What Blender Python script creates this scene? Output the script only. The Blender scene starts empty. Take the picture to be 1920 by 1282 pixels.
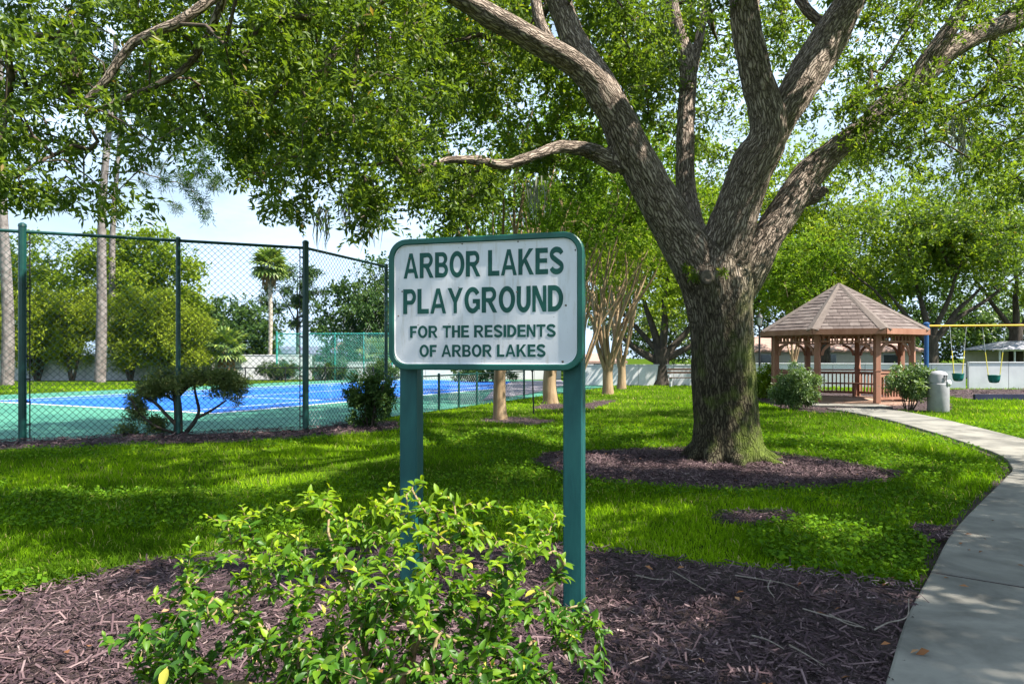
import bpy, bmesh, math, random
import numpy as np
from mathutils import Vector, Matrix

random.seed(11)
rng = np.random.default_rng(11)
sc = bpy.context.scene
col = sc.collection

# ------------------------------------------------------------------ camera
F, CX, HY, EYE = 1297.0, 960.0, 668.0, 1.5      # focal length and horizon in photo pixels, eye height
cam_d = bpy.data.cameras.new('camera')
cam = bpy.data.objects.new('camera', cam_d)
col.objects.link(cam)
cam.location = (0, 0, EYE)
cam.rotation_euler = (math.radians(90), 0, 0)
cam_d.sensor_width = 36
cam_d.lens = 36 * F / 1920
cam_d.shift_y = (HY - 641) / 1920
cam_d.clip_start = 0.05
cam_d.clip_end = 600
sc.camera = cam

# ------------------------------------------------------------------ sky, sun, exposure
SUN_AZ = (1.0, -0.42)          # horizontal direction towards the sun (from the right, a little behind the camera)
SUN_EL = math.radians(52)
_n = math.hypot(*SUN_AZ)
SUN = np.array([SUN_AZ[0] / _n * math.cos(SUN_EL), SUN_AZ[1] / _n * math.cos(SUN_EL), math.sin(SUN_EL)])
world = bpy.data.worlds.new('World')
sc.world = world
world.use_nodes = True
nt = world.node_tree
nt.nodes.clear()
w_out = nt.nodes.new('ShaderNodeOutputWorld')
w_bg = nt.nodes.new('ShaderNodeBackground')
w_sky = nt.nodes.new('ShaderNodeTexSky')
w_sky.sky_type = 'NISHITA'
w_sky.sun_disc = False
w_sky.sun_elevation = SUN_EL
w_sky.sun_rotation = math.atan2(SUN_AZ[0], SUN_AZ[1])
w_sky.air_density = 1.2
w_sky.dust_density = 1.6
w_tc = nt.nodes.new('ShaderNodeTexCoord')
w_mp = nt.nodes.new('ShaderNodeMapping')
w_mp.inputs['Scale'].default_value = (1, 1, 2.6)
w_ns = nt.nodes.new('ShaderNodeTexNoise')
w_ns.inputs['Scale'].default_value = 2.6
w_ns.inputs['Detail'].default_value = 9
w_ns.inputs['Roughness'].default_value = 0.6
w_rp = nt.nodes.new('ShaderNodeValToRGB')
w_rp.color_ramp.elements[0].position = 0.33
w_rp.color_ramp.elements[1].position = 0.57
w_rp.color_ramp.elements[0].color = (0.34, 0.34, 0.34, 1)
w_mx = nt.nodes.new('ShaderNodeMix')
w_mx.data_type = 'RGBA'
w_mx.inputs[7].default_value = (6.6, 8.6, 11.2, 1)
nt.links.new(w_tc.outputs['Generated'], w_mp.inputs['Vector'])
nt.links.new(w_mp.outputs['Vector'], w_ns.inputs['Vector'])
nt.links.new(w_ns.outputs['Fac'], w_rp.inputs['Fac'])
nt.links.new(w_rp.outputs['Color'], w_mx.inputs[0])
nt.links.new(w_sky.outputs['Color'], w_mx.inputs[6])
nt.links.new(w_mx.outputs[2], w_bg.inputs['Color'])
w_bg.inputs['Strength'].default_value = 0.052
nt.links.new(w_bg.outputs['Background'], w_out.inputs['Surface'])

sun_d = bpy.data.lights.new('sun', 'SUN')
sun_d.energy = 5.0
sun_d.angle = math.radians(0.53)
sun_d.color = (1.0, 0.95, 0.86)
sun = bpy.data.objects.new('sun', sun_d)
col.objects.link(sun)
sun.rotation_euler = Vector(-SUN).to_track_quat('-Z', 'Y').to_euler()

sc.view_settings.view_transform = 'Standard'
sc.view_settings.look = 'None'
sc.view_settings.gamma = 1.0
sc.view_settings.exposure = 1.6
sc.render.engine = 'CYCLES'
sc.cycles.max_bounces = 7
sc.cycles.diffuse_bounces = 4
sc.cycles.glossy_bounces = 2
sc.cycles.transmission_bounces = 4
sc.cycles.sample_clamp_indirect = 6


# ------------------------------------------------------------------ helpers
def Wp(px, py, d):
    """a point at depth d (metres ahead) from its place in the photo"""
    return np.array([(px - CX) / F * d, d, EYE + (HY - py) / F * d])


def Gp(px, py):
    d = EYE * F / (py - HY)
    return np.array([(px - CX) / F * d, d])


ORI = {}


def link(o, parent=None):
    col.objects.link(o)
    o.parent = parent
    return o


def tag(o, label=None, cat=None, group=None, kind=None):
    if label: o['label'] = label
    if cat: o['category'] = cat
    if group: o['group'] = group
    if kind: o['kind'] = kind
    return o


def thing(name, label, cat, loc=(0, 0, 0), group=None, kind=None, rotz=0.0):
    o = bpy.data.objects.new(name, None)
    o.empty_display_size = 0.2
    o.location = loc
    o.rotation_euler = (0, 0, rotz)
    link(o)
    ORI[o.name] = np.array(loc, float)
    return tag(o, label, cat, group, kind)


def np_mesh(name, V, Fc, mat=None, smooth=False, rnd=None, attrs=None):
    """mesh from arrays; Fc has one constant face size"""
    V = np.ascontiguousarray(V, np.float32)
    Fc = np.ascontiguousarray(Fc, np.int32)
    me = bpy.data.meshes.new(name)
    m, k = Fc.shape
    me.vertices.add(len(V))
    me.vertices.foreach_set('co', V.ravel())
    me.loops.add(m * k)
    me.loops.foreach_set('vertex_index', Fc.ravel())
    me.polygons.add(m)
    me.polygons.foreach_set('loop_start', np.arange(0, m * k, k, dtype=np.int32))
    me.polygons.foreach_set('loop_total', np.full(m, k, np.int32))
    me.update(calc_edges=True)
    if rnd is not None:
        a = me.attributes.new('rnd', 'FLOAT', 'FACE')
        a.data.foreach_set('value', np.ascontiguousarray(rnd, np.float32))
    for an, av in (attrs or {}).items():
        a = me.attributes.new(an, 'FLOAT_VECTOR', 'POINT')
        a.data.foreach_set('vector', np.ascontiguousarray(av, np.float32).ravel())
    if smooth:
        me.polygons.foreach_set('use_smooth', np.ones(m, bool))
    if mat: me.materials.append(mat)
    return me


def np_obj(name, V, Fc, mat, parent=None, smooth=False, rnd=None, attrs=None, local=False):
    V = np.asarray(V, float)
    o0 = np.zeros(3)
    if parent is not None and not local:
        o0 = ORI[parent.name]
        V = V - o0
    o = bpy.data.objects.new(name, np_mesh(name, V, Fc, mat, smooth, rnd, attrs))
    link(o, parent)
    ORI[o.name] = o0
    return o


class MB:
    def __init__(self):
        self.v, self.f, self.sm = [], [], False

    def add(self, V, Fc):
        n = len(self.v)
        self.v.extend([tuple(map(float, p)) for p in V])
        self.f.extend([tuple(int(i) + n for i in q) for q in Fc])
        return self

    def box(self, c, s, R=None, bev=0.0):
        """box centred at c; with bev the edges of the box are chamfered"""
        c = np.array(c, float)
        h = np.array(s, float) / 2
        if bev <= 0:
            V = np.array([[x, y, z] for x in (-1, 1) for y in (-1, 1) for z in (-1, 1)]) * h
            Fc = [(0, 1, 3, 2), (4, 6, 7, 5), (0, 4, 5, 1), (2, 3, 7, 6), (0, 2, 6, 4), (1, 5, 7, 3)]
        else:
            bm = bmesh.new()
            bmesh.ops.create_cube(bm, size=1)
            bmesh.ops.scale(bm, vec=tuple(2 * h), verts=bm.verts)
            bmesh.ops.bevel(bm, geom=list(bm.edges), offset=min(bev, h.min() * .9), segments=1, affect='EDGES', profile=0.5)
            V = np.array([v.co for v in bm.verts])
            Fc = [[v.index for v in f.verts] for f in bm.faces]
            bm.free()
        if R is not None: V = V @ np.array(R).T
        return self.add(V + c, Fc)

    def beam(self, a, b, w, h, up=(0, 0, 1)):
        """rectangular bar from a to b: w across, h along 'up'"""
        a = np.array(a, float); b = np.array(b, float)
        d = b - a
        L = np.linalg.norm(d); d = d / L
        s = np.cross(d, up); s /= max(np.linalg.norm(s), 1e-9)
        u = np.cross(s, d)
        R = np.stack([d, s, u], 1)
        return self.box((a + b) / 2, (L, w, h), R)

    def tube(self, pts, radii, n=8, cap=True):
        V, Q = tube_np(pts, radii, n)
        b = len(self.v)
        self.add(V, Q)
        if cap:
            m = len(pts)
            self.f.append(tuple(b + i for i in range(n))[::-1])
            self.f.append(tuple(b + (m - 1) * n + i for i in range(n)))
        return self

    def extrude(self, poly, vec):
        """closed prism over a planar polygon (list of 3D points)"""
        n = len(poly)
        A = np.array(poly, float); B = A + np.array(vec, float)
        V = np.vstack([A, B])
        Fc = [tuple(range(n))[::-1], tuple(range(n, 2 * n))]
        for i in range(n):
            j = (i + 1) % n
            Fc.append((i, j, n + j, n + i))
        return self.add(V, Fc)

    def lathe(self, prof, c=(0, 0, 0), n=24):
        V = []
        for r, z in prof:
            for i in range(n):
                a = 2 * math.pi * i / n
                V.append((c[0] + r * math.cos(a), c[1] + r * math.sin(a), c[2] + z))
        Fc = []
        for k in range(len(prof) - 1):
            for i in range(n):
                j = (i + 1) % n
                Fc.append((k * n + i, k * n + j, (k + 1) * n + j, (k + 1) * n + i))
        Fc.append(tuple(range(n))[::-1])
        Fc.append(tuple((len(prof) - 1) * n + i for i in range(n)))
        return self.add(V, Fc)

    def mesh(self, name, mat=None, origin=None, smooth=False):
        V = np.array(self.v, float)
        if origin is not None: V = V - np.array(origin)
        me = bpy.data.meshes.new(name)
        me.from_pydata([tuple(p) for p in V], [], self.f)
        bm = bmesh.new(); bm.from_mesh(me)
        bmesh.ops.recalc_face_normals(bm, faces=bm.faces)
        bm.to_mesh(me); bm.free()
        if smooth:
            me.polygons.foreach_set('use_smooth', np.ones(len(me.polygons), bool))
        if mat: me.materials.append(mat)
        return me

    def build(self, name, mat, parent=None, local=False, smooth=False):
        o0 = np.zeros(3)
        if parent is not None and not local: o0 = ORI[parent.name]
        o = bpy.data.objects.new(name, self.mesh(name, mat, o0, smooth))
        link(o, parent)
        ORI[o.name] = o0
        return o


def frames(pts):
    pts = np.asarray(pts, float)
    T = np.gradient(pts, axis=0)
    T /= np.maximum(np.linalg.norm(T, axis=1, keepdims=True), 1e-9)
    ref = np.array([1.0, 0, 0]) if abs(T[0][0]) < 0.8 else np.array([0, 1.0, 0])
    U = np.zeros_like(pts)
    u = ref - T[0] * np.dot(ref, T[0])
    for i in range(len(pts)):
        u = u - T[i] * np.dot(u, T[i])
        u /= max(np.linalg.norm(u), 1e-9)
        U[i] = u
    return T, U, np.cross(T, U)


def tube_np(pts, radii, n=6):
    pts = np.asarray(pts, float)
    m = len(pts)
    T, U, B = frames(pts)
    a = np.arange(n) * 2 * math.pi / n
    r = np.asarray(radii, float).reshape(m, 1, 1)
    V = pts[:, None, :] + r * (np.cos(a)[None, :, None] * U[:, None, :] + np.sin(a)[None, :, None] * B[:, None, :])
    i = np.arange(m - 1)[:, None] * n
    j = np.arange(n)[None, :]
    k = (j + 1) % n
    Q = np.stack([i + j, i + k, i + n + k, i + n + j], -1).reshape(-1, 4)
    return V.reshape(-1, 3), Q


def smooth_path(P, step=0.2, R=None):
    """Catmull-Rom through P; R are values carried along"""
    P = np.asarray(P, float)
    E = np.vstack([2 * P[0] - P[1], P, 2 * P[-1] - P[-2]])
    out, outR = [], []
    for i in range(1, len(E) - 2):
        p0, p1, p2, p3 = E[i - 1:i + 3]
        n = max(1, int(np.linalg.norm(p2 - p1) / step))
        for k in range(n):
            t = k / n
            out.append(0.5 * (2 * p1 + (p2 - p0) * t + (2 * p0 - 5 * p1 + 4 * p2 - p3) * t * t + (3 * p1 - p0 - 3 * p2 + p3) * t ** 3))
            if R is not None: outR.append(R[i - 1] * (1 - t) + R[i] * t)
    out.append(P[-1])
    if R is not None:
        outR.append(R[-1])
        return np.array(out), np.array(outR)
    return np.array(out)


def inside(poly, P):
    poly = np.asarray(poly, float)
    x, y = P[:, 0], P[:, 1]
    r = np.zeros(len(P), bool)
    n = len(poly)
    for i in range(n):
        x1, y1 = poly[i][:2]; x2, y2 = poly[(i + 1) % n][:2]
        c = ((y1 > y) != (y2 > y))
        with np.errstate(divide='ignore', invalid='ignore'):
            xi = (x2 - x1) * (y - y1) / (y2 - y1) + x1
        r ^= c & (x < xi)
    return r


def hash3(I):
    h = (I[..., 0] * 374761393 + I[..., 1] * 668265263 + I[..., 2] * 2147483647 + 1013904223).astype(np.int64)
    h = (h ^ (h >> 13)) * 1274126177
    h = h ^ (h >> 16)
    return (h & 0xffff) / 65535.0


def vnoise(P):
    P = np.asarray(P, float)
    I = np.floor(P).astype(np.int64)
    f = P - I
    f = f * f * (3 - 2 * f)
    r = 0
    for a in (0, 1):
        for b in (0, 1):
            for c in (0, 1):
                w = (f[..., 0] if a else 1 - f[..., 0]) * (f[..., 1] if b else 1 - f[..., 1]) * (f[..., 2] if c else 1 - f[..., 2])
                r = r + w * hash3(I + np.array([a, b, c]))
    return r


def unit(V):
    return V / np.maximum(np.linalg.norm(V, axis=-1, keepdims=True), 1e-9)


# ------------------------------------------------------------------ materials
def new_mat(name):
    m = bpy.data.materials.new(name)
    m.use_nodes = True
    t = m.node_tree
    t.nodes.clear()
    o = t.nodes.new('ShaderNodeOutputMaterial')
    b = t.nodes.new('ShaderNodeBsdfPrincipled')
    t.links.new(b.outputs[0], o.inputs[0])
    return m, t, b, o


def ramp(t, stops):
    r = t.nodes.new('ShaderNodeValToRGB')
    e = r.color_ramp.elements
    while len(e) < len(stops): e.new(0.5)
    for k, (p, c) in enumerate(stops):
        e[k].position = p
        e[k].color = (*c, 1)
    return r


def noise(t, scale, detail=5, rough=0.6, vec=None, dist=0.0):
    n = t.nodes.new('ShaderNodeTexNoise')
    n.inputs['Scale'].default_value = scale
    n.inputs['Detail'].default_value = detail
    n.inputs['Roughness'].default_value = rough
    n.inputs['Distortion'].default_value = dist
    if vec is not None: t.links.new(vec, n.inputs['Vector'])
    return n


def objcoord(t, scale=(1, 1, 1), kind='Object'):
    c = t.nodes.new('ShaderNodeTexCoord')
    m = t.nodes.new('ShaderNodeMapping')
    m.inputs['Scale'].default_value = scale
    t.links.new(c.outputs[kind], m.inputs['Vector'])
    return m.outputs['Vector']


def bump(t, b, height, strength=0.3, dist=0.01):
    n = t.nodes.new('ShaderNodeBump')
    n.inputs['Strength'].default_value = strength
    n.inputs['Distance'].default_value = dist
    t.links.new(height, n.inputs['Height'])
    t.links.new(n.outputs['Normal'], b.inputs['Normal'])
    return n


def mat_noise(name, c1, c2, scale=4.0, rough=0.7, bmp=0.2, bscale=None, stretch=(1, 1, 1), spec=0.3, lo=0.35, hi=0.68, bdist=0.01, third=None):
    """paint, wood, concrete...: two tones mixed by noise, with fine relief"""
    m, t, b, o = new_mat(name)
    v = objcoord(t, stretch)
    n = noise(t, scale, 7, 0.62, v, 0.4)
    stops = [(lo, c1), (hi, c2)]
    if third: stops.append((min(hi + 0.12, 1), third))
    r = ramp(t, stops)
    t.links.new(n.outputs['Fac'], r.inputs['Fac'])
    t.links.new(r.outputs['Color'], b.inputs['Base Color'])
    b.inputs['Roughness'].default_value = rough
    b.inputs['Specular IOR Level'].default_value = spec
    if bmp > 0:
        n2 = noise(t, bscale or scale * 6, 6, 0.65, v)
        bump(t, b, n2.outputs['Fac'], bmp, bdist)
    return m


def leaf_mat(name, stops, trans=0.42, rough=0.42, spec=0.35, tint=(1.15, 1.2, 0.5)):
    """leaf: reflecting plus letting light through; tone from each leaf's own rnd value"""
    m, t, b, o = new_mat(name)
    a = t.nodes.new('ShaderNodeAttribute')
    a.attribute_name = 'rnd'
    r = ramp(t, stops)
    t.links.new(a.outputs['Fac'], r.inputs['Fac'])
    t.links.new(r.outputs['Color'], b.inputs['Base Color'])
    b.inputs['Roughness'].default_value = rough
    b.inputs['Specular IOR Level'].default_value = spec
    tr = t.nodes.new('ShaderNodeBsdfTranslucent')
    mul = t.nodes.new('ShaderNodeMix')
    mul.data_type = 'RGBA'
    mul.blend_type = 'MULTIPLY'
    mul.inputs[0].default_value = 1
    mul.inputs[7].default_value = (*tint, 1)
    t.links.new(r.outputs['Color'], mul.inputs[6])
    t.links.new(mul.outputs[2], tr.inputs['Color'])
    mx = t.nodes.new('ShaderNodeMixShader')
    mx.inputs[0].default_value = trans
    t.links.new(b.outputs[0], mx.inputs[1])
    t.links.new(tr.outputs[0], mx.inputs[2])
    t.links.new(mx.outputs[0], o.inputs[0])
    return m


def rnd_mat(name, stops, rough=0.85, spec=0.2):
    m, t, b, o = new_mat(name)
    a = t.nodes.new('ShaderNodeAttribute')
    a.attribute_name = 'rnd'
    r = ramp(t, stops)
    t.links.new(a.outputs['Fac'], r.inputs['Fac'])
    t.links.new(r.outputs['Color'], b.inputs['Base Color'])
    b.inputs['Roughness'].default_value = rough
    b.inputs['Specular IOR Level'].default_value = spec
    return m


def bark_mat(name, ridge, ridge2, furrow, scale=20, moss=0.0, along=0.2, bstr=0.9, mosscol=(0.10, 0.14, 0.02)):
    """furrowed bark laid along each limb (the 'bark' attribute runs round and along the limb)"""
    m, t, b, o = new_mat(name)
    a = t.nodes.new('ShaderNodeAttribute')
    a.attribute_name = 'bark'
    mp = t.nodes.new('ShaderNodeMapping')
    mp.inputs['Scale'].default_value = (1, 1, along)
    t.links.new(a.outputs['Vector'], mp.inputs['Vector'])
    wob = noise(t, 9, 3, 0.5, a.outputs['Vector'])
    mix = t.nodes.new('ShaderNodeVectorMath')
    mix.operation = 'MULTIPLY_ADD'
    mix.inputs[1].default_value = (0.075, 0.075, 0.02)
    t.links.new(wob.outputs['Color'], mix.inputs[0])
    t.links.new(mp.outputs['Vector'], mix.inputs[2])
    vo = t.nodes.new('ShaderNodeTexVoronoi')
    vo.feature = 'DISTANCE_TO_EDGE'
    vo.inputs['Scale'].default_value = scale
    t.links.new(mix.outputs[0], vo.inputs['Vector'])
    fine = noise(t, 60, 4, 0.7, mp.outputs['Vector'])
    hm = t.nodes.new('ShaderNodeMath'); hm.operation = 'MULTIPLY_ADD'
    hm.inputs[1].default_value = 0.28
    t.links.new(fine.outputs['Fac'], hm.inputs[0])
    t.links.new(vo.outputs['Distance'], hm.inputs[2])
    r = ramp(t, [(0.13, furrow), (0.27, ridge), (0.52, ridge2)])
    t.links.new(hm.outputs[0], r.inputs['Fac'])
    big = noise(t, 1.3, 4, 0.6, a.outputs['Vector'])
    tone = t.nodes.new('ShaderNodeMix'); tone.data_type = 'RGBA'; tone.blend_type = 'MULTIPLY'
    tone.inputs[0].default_value = 1
    rb = ramp(t, [(0.3, (0.72, 0.66, 0.6)), (0.7, (1.15, 1.08, 1.02))])
    t.links.new(big.outputs['Fac'], rb.inputs['Fac'])
    t.links.new(r.outputs['Color'], tone.inputs[6])
    t.links.new(rb.outputs['Color'], tone.inputs[7])
    last = tone.outputs[2]
    if moss > 0:
        # rain-darkened, algae-stained lower trunk with ragged streaks
        p0 = t.nodes.new('ShaderNodeTexCoord')
        s0 = t.nodes.new('ShaderNodeSeparateXYZ')
        t.links.new(p0.outputs['Object'], s0.inputs[0])
        mv = t.nodes.new('ShaderNodeMapping'); mv.inputs['Scale'].default_value = (3.5, 3.5, 0.7)
        t.links.new(p0.outputs['Object'], mv.inputs['Vector'])
        ns = noise(t, 1.6, 5, 0.6, mv.outputs['Vector'])
        ad = t.nodes.new('ShaderNodeMath'); ad.operation = 'MULTIPLY_ADD'; ad.inputs[1].default_value = 2.4
        t.links.new(ns.outputs['Fac'], ad.inputs[0]); t.links.new(s0.outputs['Z'], ad.inputs[2])
        rs = ramp(t, [(0.0, (0.25, 0.28, 0.20)), (0.40, (0.28, 0.30, 0.22)), (0.74, (1, 1, 1))])
        dv = t.nodes.new('ShaderNodeMath'); dv.operation = 'MULTIPLY'; dv.inputs[1].default_value = 0.155
        t.links.new(ad.outputs[0], dv.inputs[0]); t.links.new(dv.outputs[0], rs.inputs['Fac'])
        ml = t.nodes.new('ShaderNodeMix'); ml.data_type = 'RGBA'; ml.blend_type = 'MULTIPLY'; ml.inputs[0].default_value = 1
        t.links.new(last, ml.inputs[6]); t.links.new(rs.outputs['Color'], ml.inputs[7])
        last = ml.outputs[2]
        pc = t.nodes.new('ShaderNodeTexCoord')
        sx = t.nodes.new('ShaderNodeSeparateXYZ')
        t.links.new(pc.outputs['Object'], sx.inputs[0])
        mr = t.nodes.new('ShaderNodeMapRange')       # moss grows on the lower trunk and on its right-hand side
        mr.inputs['From Min'].default_value = 3.1
        mr.inputs['From Max'].default_value = 0.6
        t.links.new(sx.outputs['Z'], mr.inputs['Value'])
        mn = noise(t, 2.2, 6, 0.65, pc.outputs['Object'])
        md = t.nodes.new('ShaderNodeMath'); md.operation = 'MULTIPLY_ADD'
        md.inputs[1].default_value = 0.22
        t.links.new(sx.outputs['X'], md.inputs[0]); t.links.new(mn.outputs['Fac'], md.inputs[2])
        mm = ramp(t, [(0.45, (0, 0, 0)), (0.64, (1, 1, 1))])
        t.links.new(md.outputs[0], mm.inputs['Fac'])
        m2 = t.nodes.new('ShaderNodeMath'); m2.operation = 'MULTIPLY'
        t.links.new(mm.outputs['Color'], m2.inputs[0]); t.links.new(mr.outputs['Result'], m2.inputs[1])
        m3 = t.nodes.new('ShaderNodeMath'); m3.operation = 'MULTIPLY'
        m3.inputs[1].default_value = moss
        t.links.new(m2.outputs[0], m3.inputs[0])
        mo = t.nodes.new('ShaderNodeMix'); mo.data_type = 'RGBA'
        mo.blend_type = 'MIX'
        mo.inputs[7].default_value = (*mosscol, 1)
        t.links.new(m3.outputs[0], mo.inputs[0])
        t.links.new(last, mo.inputs[6])
        last = mo.outputs[2]
    t.links.new(last, b.inputs['Base Color'])
    b.inputs['Roughness'].default_value = 0.92
    b.inputs['Specular IOR Level'].default_value = 0.15
    rh = ramp(t, [(0.05, (0, 0, 0)), (0.35, (1, 1, 1))])
    t.links.new(hm.outputs[0], rh.inputs['Fac'])
    bump(t, b, rh.outputs['Color'], bstr, 0.03)
    return m


M = {}
M['ground'] = mat_noise('lawn_soil', (0.035, 0.06, 0.008), (0.06, 0.10, 0.010), 1.1, 0.95, 0.4, 40, spec=0.0)
M['mulch_base'] = mat_noise('mulch_base', (0.028, 0.018, 0.018), (0.07, 0.045, 0.042), 30, 0.95, 0.8, 60, bdist=0.02)
M['chips'] = rnd_mat('mulch_chips', [(0, (0.03, 0.018, 0.022)), (0.45, (0.09, 0.055, 0.06)), (0.8, (0.18, 0.12, 0.12)), (1, (0.28, 0.21, 0.20))], 0.85)
M['concrete'] = mat_noise('concrete', (0.048, 0.046, 0.040), (0.23, 0.215, 0.185), 1.5, 0.9, 0.25, 90, lo=0.25, hi=0.6, bdist=0.004)
M['grass'] = leaf_mat('grass', [(0, (0.05, 0.105, 0.008)), (0.45, (0.14, 0.265, 0.008)), (0.85, (0.29, 0.44, 0.014)), (0.97, (0.33, 0.46, 0.03)), (1, (0.42, 0.36, 0.15))], 0.5, 0.9, 0.0, (1.2, 1.3, 0.4))
M['weed'] = leaf_mat('clover_weed', [(0, (0.045, 0.105, 0.012)), (0.6, (0.10, 0.21, 0.012)), (1, (0.17, 0.29, 0.016))], 0.42, 0.8, 0.05)
M['oak_leaf'] = leaf_mat('oak_leaf', [(0, (0.045, 0.082, 0.02)), (0.5, (0.105, 0.17, 0.022)), (0.9, (0.19, 0.26, 0.03)), (1, (0.24, 0.17, 0.06))], 0.52, 0.42, 0.3, (1.4, 1.35, 0.5))
M['myrtle_leaf'] = leaf_mat('myrtle_leaf', [(0, (0.06, 0.115, 0.012)), (0.5, (0.125, 0.21, 0.018)), (1, (0.25, 0.32, 0.03))], 0.5, 0.6, 0.12)
M['pale_leaf'] = leaf_mat('pale_leaf', [(0, (0.085, 0.14, 0.014)), (0.5, (0.19, 0.265, 0.022)), (1, (0.33, 0.37, 0.05))], 0.5, 0.6, 0.12)
M['far_leaf'] = leaf_mat('far_leaf', [(0, (0.03, 0.065, 0.022)), (0.5, (0.06, 0.115, 0.03)), (1, (0.12, 0.17, 0.045))], 0.35, 0.6, 0.12)
M['conifer_leaf'] = leaf_mat('conifer_leaf', [(0, (0.10, 0.15, 0.014)), (0.5, (0.22, 0.28, 0.025)), (1, (0.34, 0.38, 0.045))], 0.35, 0.7, 0.08)
M['juniper_leaf'] = leaf_mat('juniper_leaf', [(0, (0.05, 0.08, 0.022)), (0.5, (0.12, 0.16, 0.045)), (1, (0.28, 0.28, 0.11))], 0.25, 0.6, 0.2)
M['pine_leaf'] = leaf_mat('pine_needle', [(0, (0.03, 0.075, 0.025)), (0.6, (0.07, 0.125, 0.04)), (1, (0.16, 0.17, 0.05))], 0.25, 0.6, 0.12)
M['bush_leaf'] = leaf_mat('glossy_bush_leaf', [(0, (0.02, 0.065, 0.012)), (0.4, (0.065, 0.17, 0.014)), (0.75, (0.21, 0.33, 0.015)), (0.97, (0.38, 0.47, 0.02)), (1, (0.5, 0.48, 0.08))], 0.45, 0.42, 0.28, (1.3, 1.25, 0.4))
M['shrub_leaf'] = leaf_mat('shrub_leaf', [(0, (0.05, 0.10, 0.03)), (0.5, (0.12, 0.19, 0.06)), (1, (0.27, 0.33, 0.15))], 0.35, 0.4, 0.5)
M['lime_leaf'] = leaf_mat('lime_leaf', [(0, (0.09, 0.16, 0.012)), (0.5, (0.19, 0.29, 0.018)), (1, (0.36, 0.42, 0.03))], 0.42, 0.45, 0.3)
M['palm_leaf'] = leaf_mat('palm_leaf', [(0, (0.05, 0.10, 0.025)), (0.5, (0.12, 0.19, 0.04)), (1, (0.28, 0.33, 0.07))], 0.3, 0.45, 0.4)
M['dead_frond'] = mat_noise('dead_frond', (0.16, 0.09, 0.04), (0.30, 0.19, 0.09), 6, 0.9, 0.2)
M['moss'] = leaf_mat('hanging_moss', [(0, (0.16, 0.17, 0.12)), (1, (0.33, 0.33, 0.26))], 0.3, 0.8, 0.1, (1, 1, 0.9))
M['blossom'] = leaf_mat('blossom', [(0, (0.40, 0.10, 0.32)), (1, (0.6, 0.25, 0.5))], 0.35, 0.6, 0.2, (1, 0.9, 1))
M['dry_leaf'] = rnd_mat('dry_leaf', [(0, (0.14, 0.055, 0.02)), (0.6, (0.28, 0.12, 0.05)), (1, (0.36, 0.22, 0.12))], 0.8)
M['oak_bark'] = bark_mat('oak_bark', (0.24, 0.20, 0.17), (0.42, 0.365, 0.32), (0.065, 0.052, 0.043), 30, moss=0.92, along=0.13, mosscol=(0.10, 0.135, 0.02))
M['dead_twig'] = mat_noise('dead_twig', (0.15, 0.12, 0.095), (0.27, 0.225, 0.185), 30, 0.9, 0.3, 80)
M['oak_knot'] = mat_noise('oak_knot', (0.05, 0.042, 0.03), (0.15, 0.12, 0.09), 14, 0.9, 0.5, 50)
M['twig'] = mat_noise('twig_bark', (0.05, 0.036, 0.026), (0.12, 0.09, 0.065), 14, 0.9, 0.3)
M['dark_bark'] = mat_noise('dark_bark', (0.028, 0.022, 0.017), (0.085, 0.066, 0.05), 9, 0.9, 0.6, 40, (1, 1, 0.25))
M['myrtle_bark'] = mat_noise('myrtle_bark', (0.17, 0.105, 0.055), (0.33, 0.24, 0.14), 7, 0.8, 0.4, 24, (1, 1, 0.16), third=(0.44, 0.38, 0.30))
M['pine_bark'] = mat_noise('pine_bark', (0.085, 0.07, 0.062), (0.25, 0.22, 0.205), 5, 0.9, 0.8, 16, (1, 1, 0.5), bdist=0.04)
M['palm_bark'] = mat_noise('palm_bark', (0.30, 0.25, 0.20), (0.46, 0.40, 0.33), 8, 0.9, 0.5, 12, (0.4, 0.4, 3))
M['green_metal'] = mat_noise('green_metal', (0.002, 0.034, 0.029), (0.004, 0.058, 0.048), 3, 0.38, 0.05, 30, spec=0.5)
M['fence_wire'] = mat_noise('fence_wire', (0.003, 0.03, 0.026), (0.006, 0.05, 0.042), 6, 0.45, 0.0, spec=0.5)
M['far_fence_green'] = mat_noise('far_fence_green', (0.03, 0.25, 0.19), (0.05, 0.34, 0.27), 3, 0.45, 0.0)
M['sign_green'] = mat_noise('sign_green', (0.002, 0.055, 0.042), (0.004, 0.08, 0.06), 5, 0.45, 0.12, 60, spec=0.4, bdist=0.003)
M['post_green'] = mat_noise('post_green', (0.003, 0.05, 0.05), (0.014, 0.10, 0.09), 3.2, 0.5, 0.3, 22, (3, 3, 0.5), spec=0.35, bdist=0.004, third=(0.03, 0.12, 0.10))
M['letter_green'] = mat_noise('letter_green', (0.002, 0.05, 0.038), (0.004, 0.07, 0.053), 20, 0.5, 0.1, 60, bdist=0.002)
M['wall_white'] = mat_noise('wall_white', (0.46, 0.46, 0.47), (0.60, 0.60, 0.60), 0.9, 0.85, 0.15, 30, bdist=0.006)
M['gaz_wood'] = mat_noise('gazebo_wood', (0.24, 0.105, 0.065), (0.33, 0.165, 0.11), 3, 0.7, 0.3, 20, (1, 1, 0.3), bdist=0.005)
M['gaz_floor'] = mat_noise('gazebo_floor', (0.28, 0.17, 0.12), (0.40, 0.26, 0.19), 3, 0.8, 0.2, 20)
M['roof_deck'] = mat_noise('roof_deck', (0.10, 0.065, 0.05), (0.15, 0.10, 0.08), 5, 0.9, 0.2)
M['hip_cap'] = mat_noise('hip_cap', (0.10, 0.078, 0.067), (0.14, 0.112, 0.096), 8, 0.9, 0.4, 60, bdist=0.005)
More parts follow.
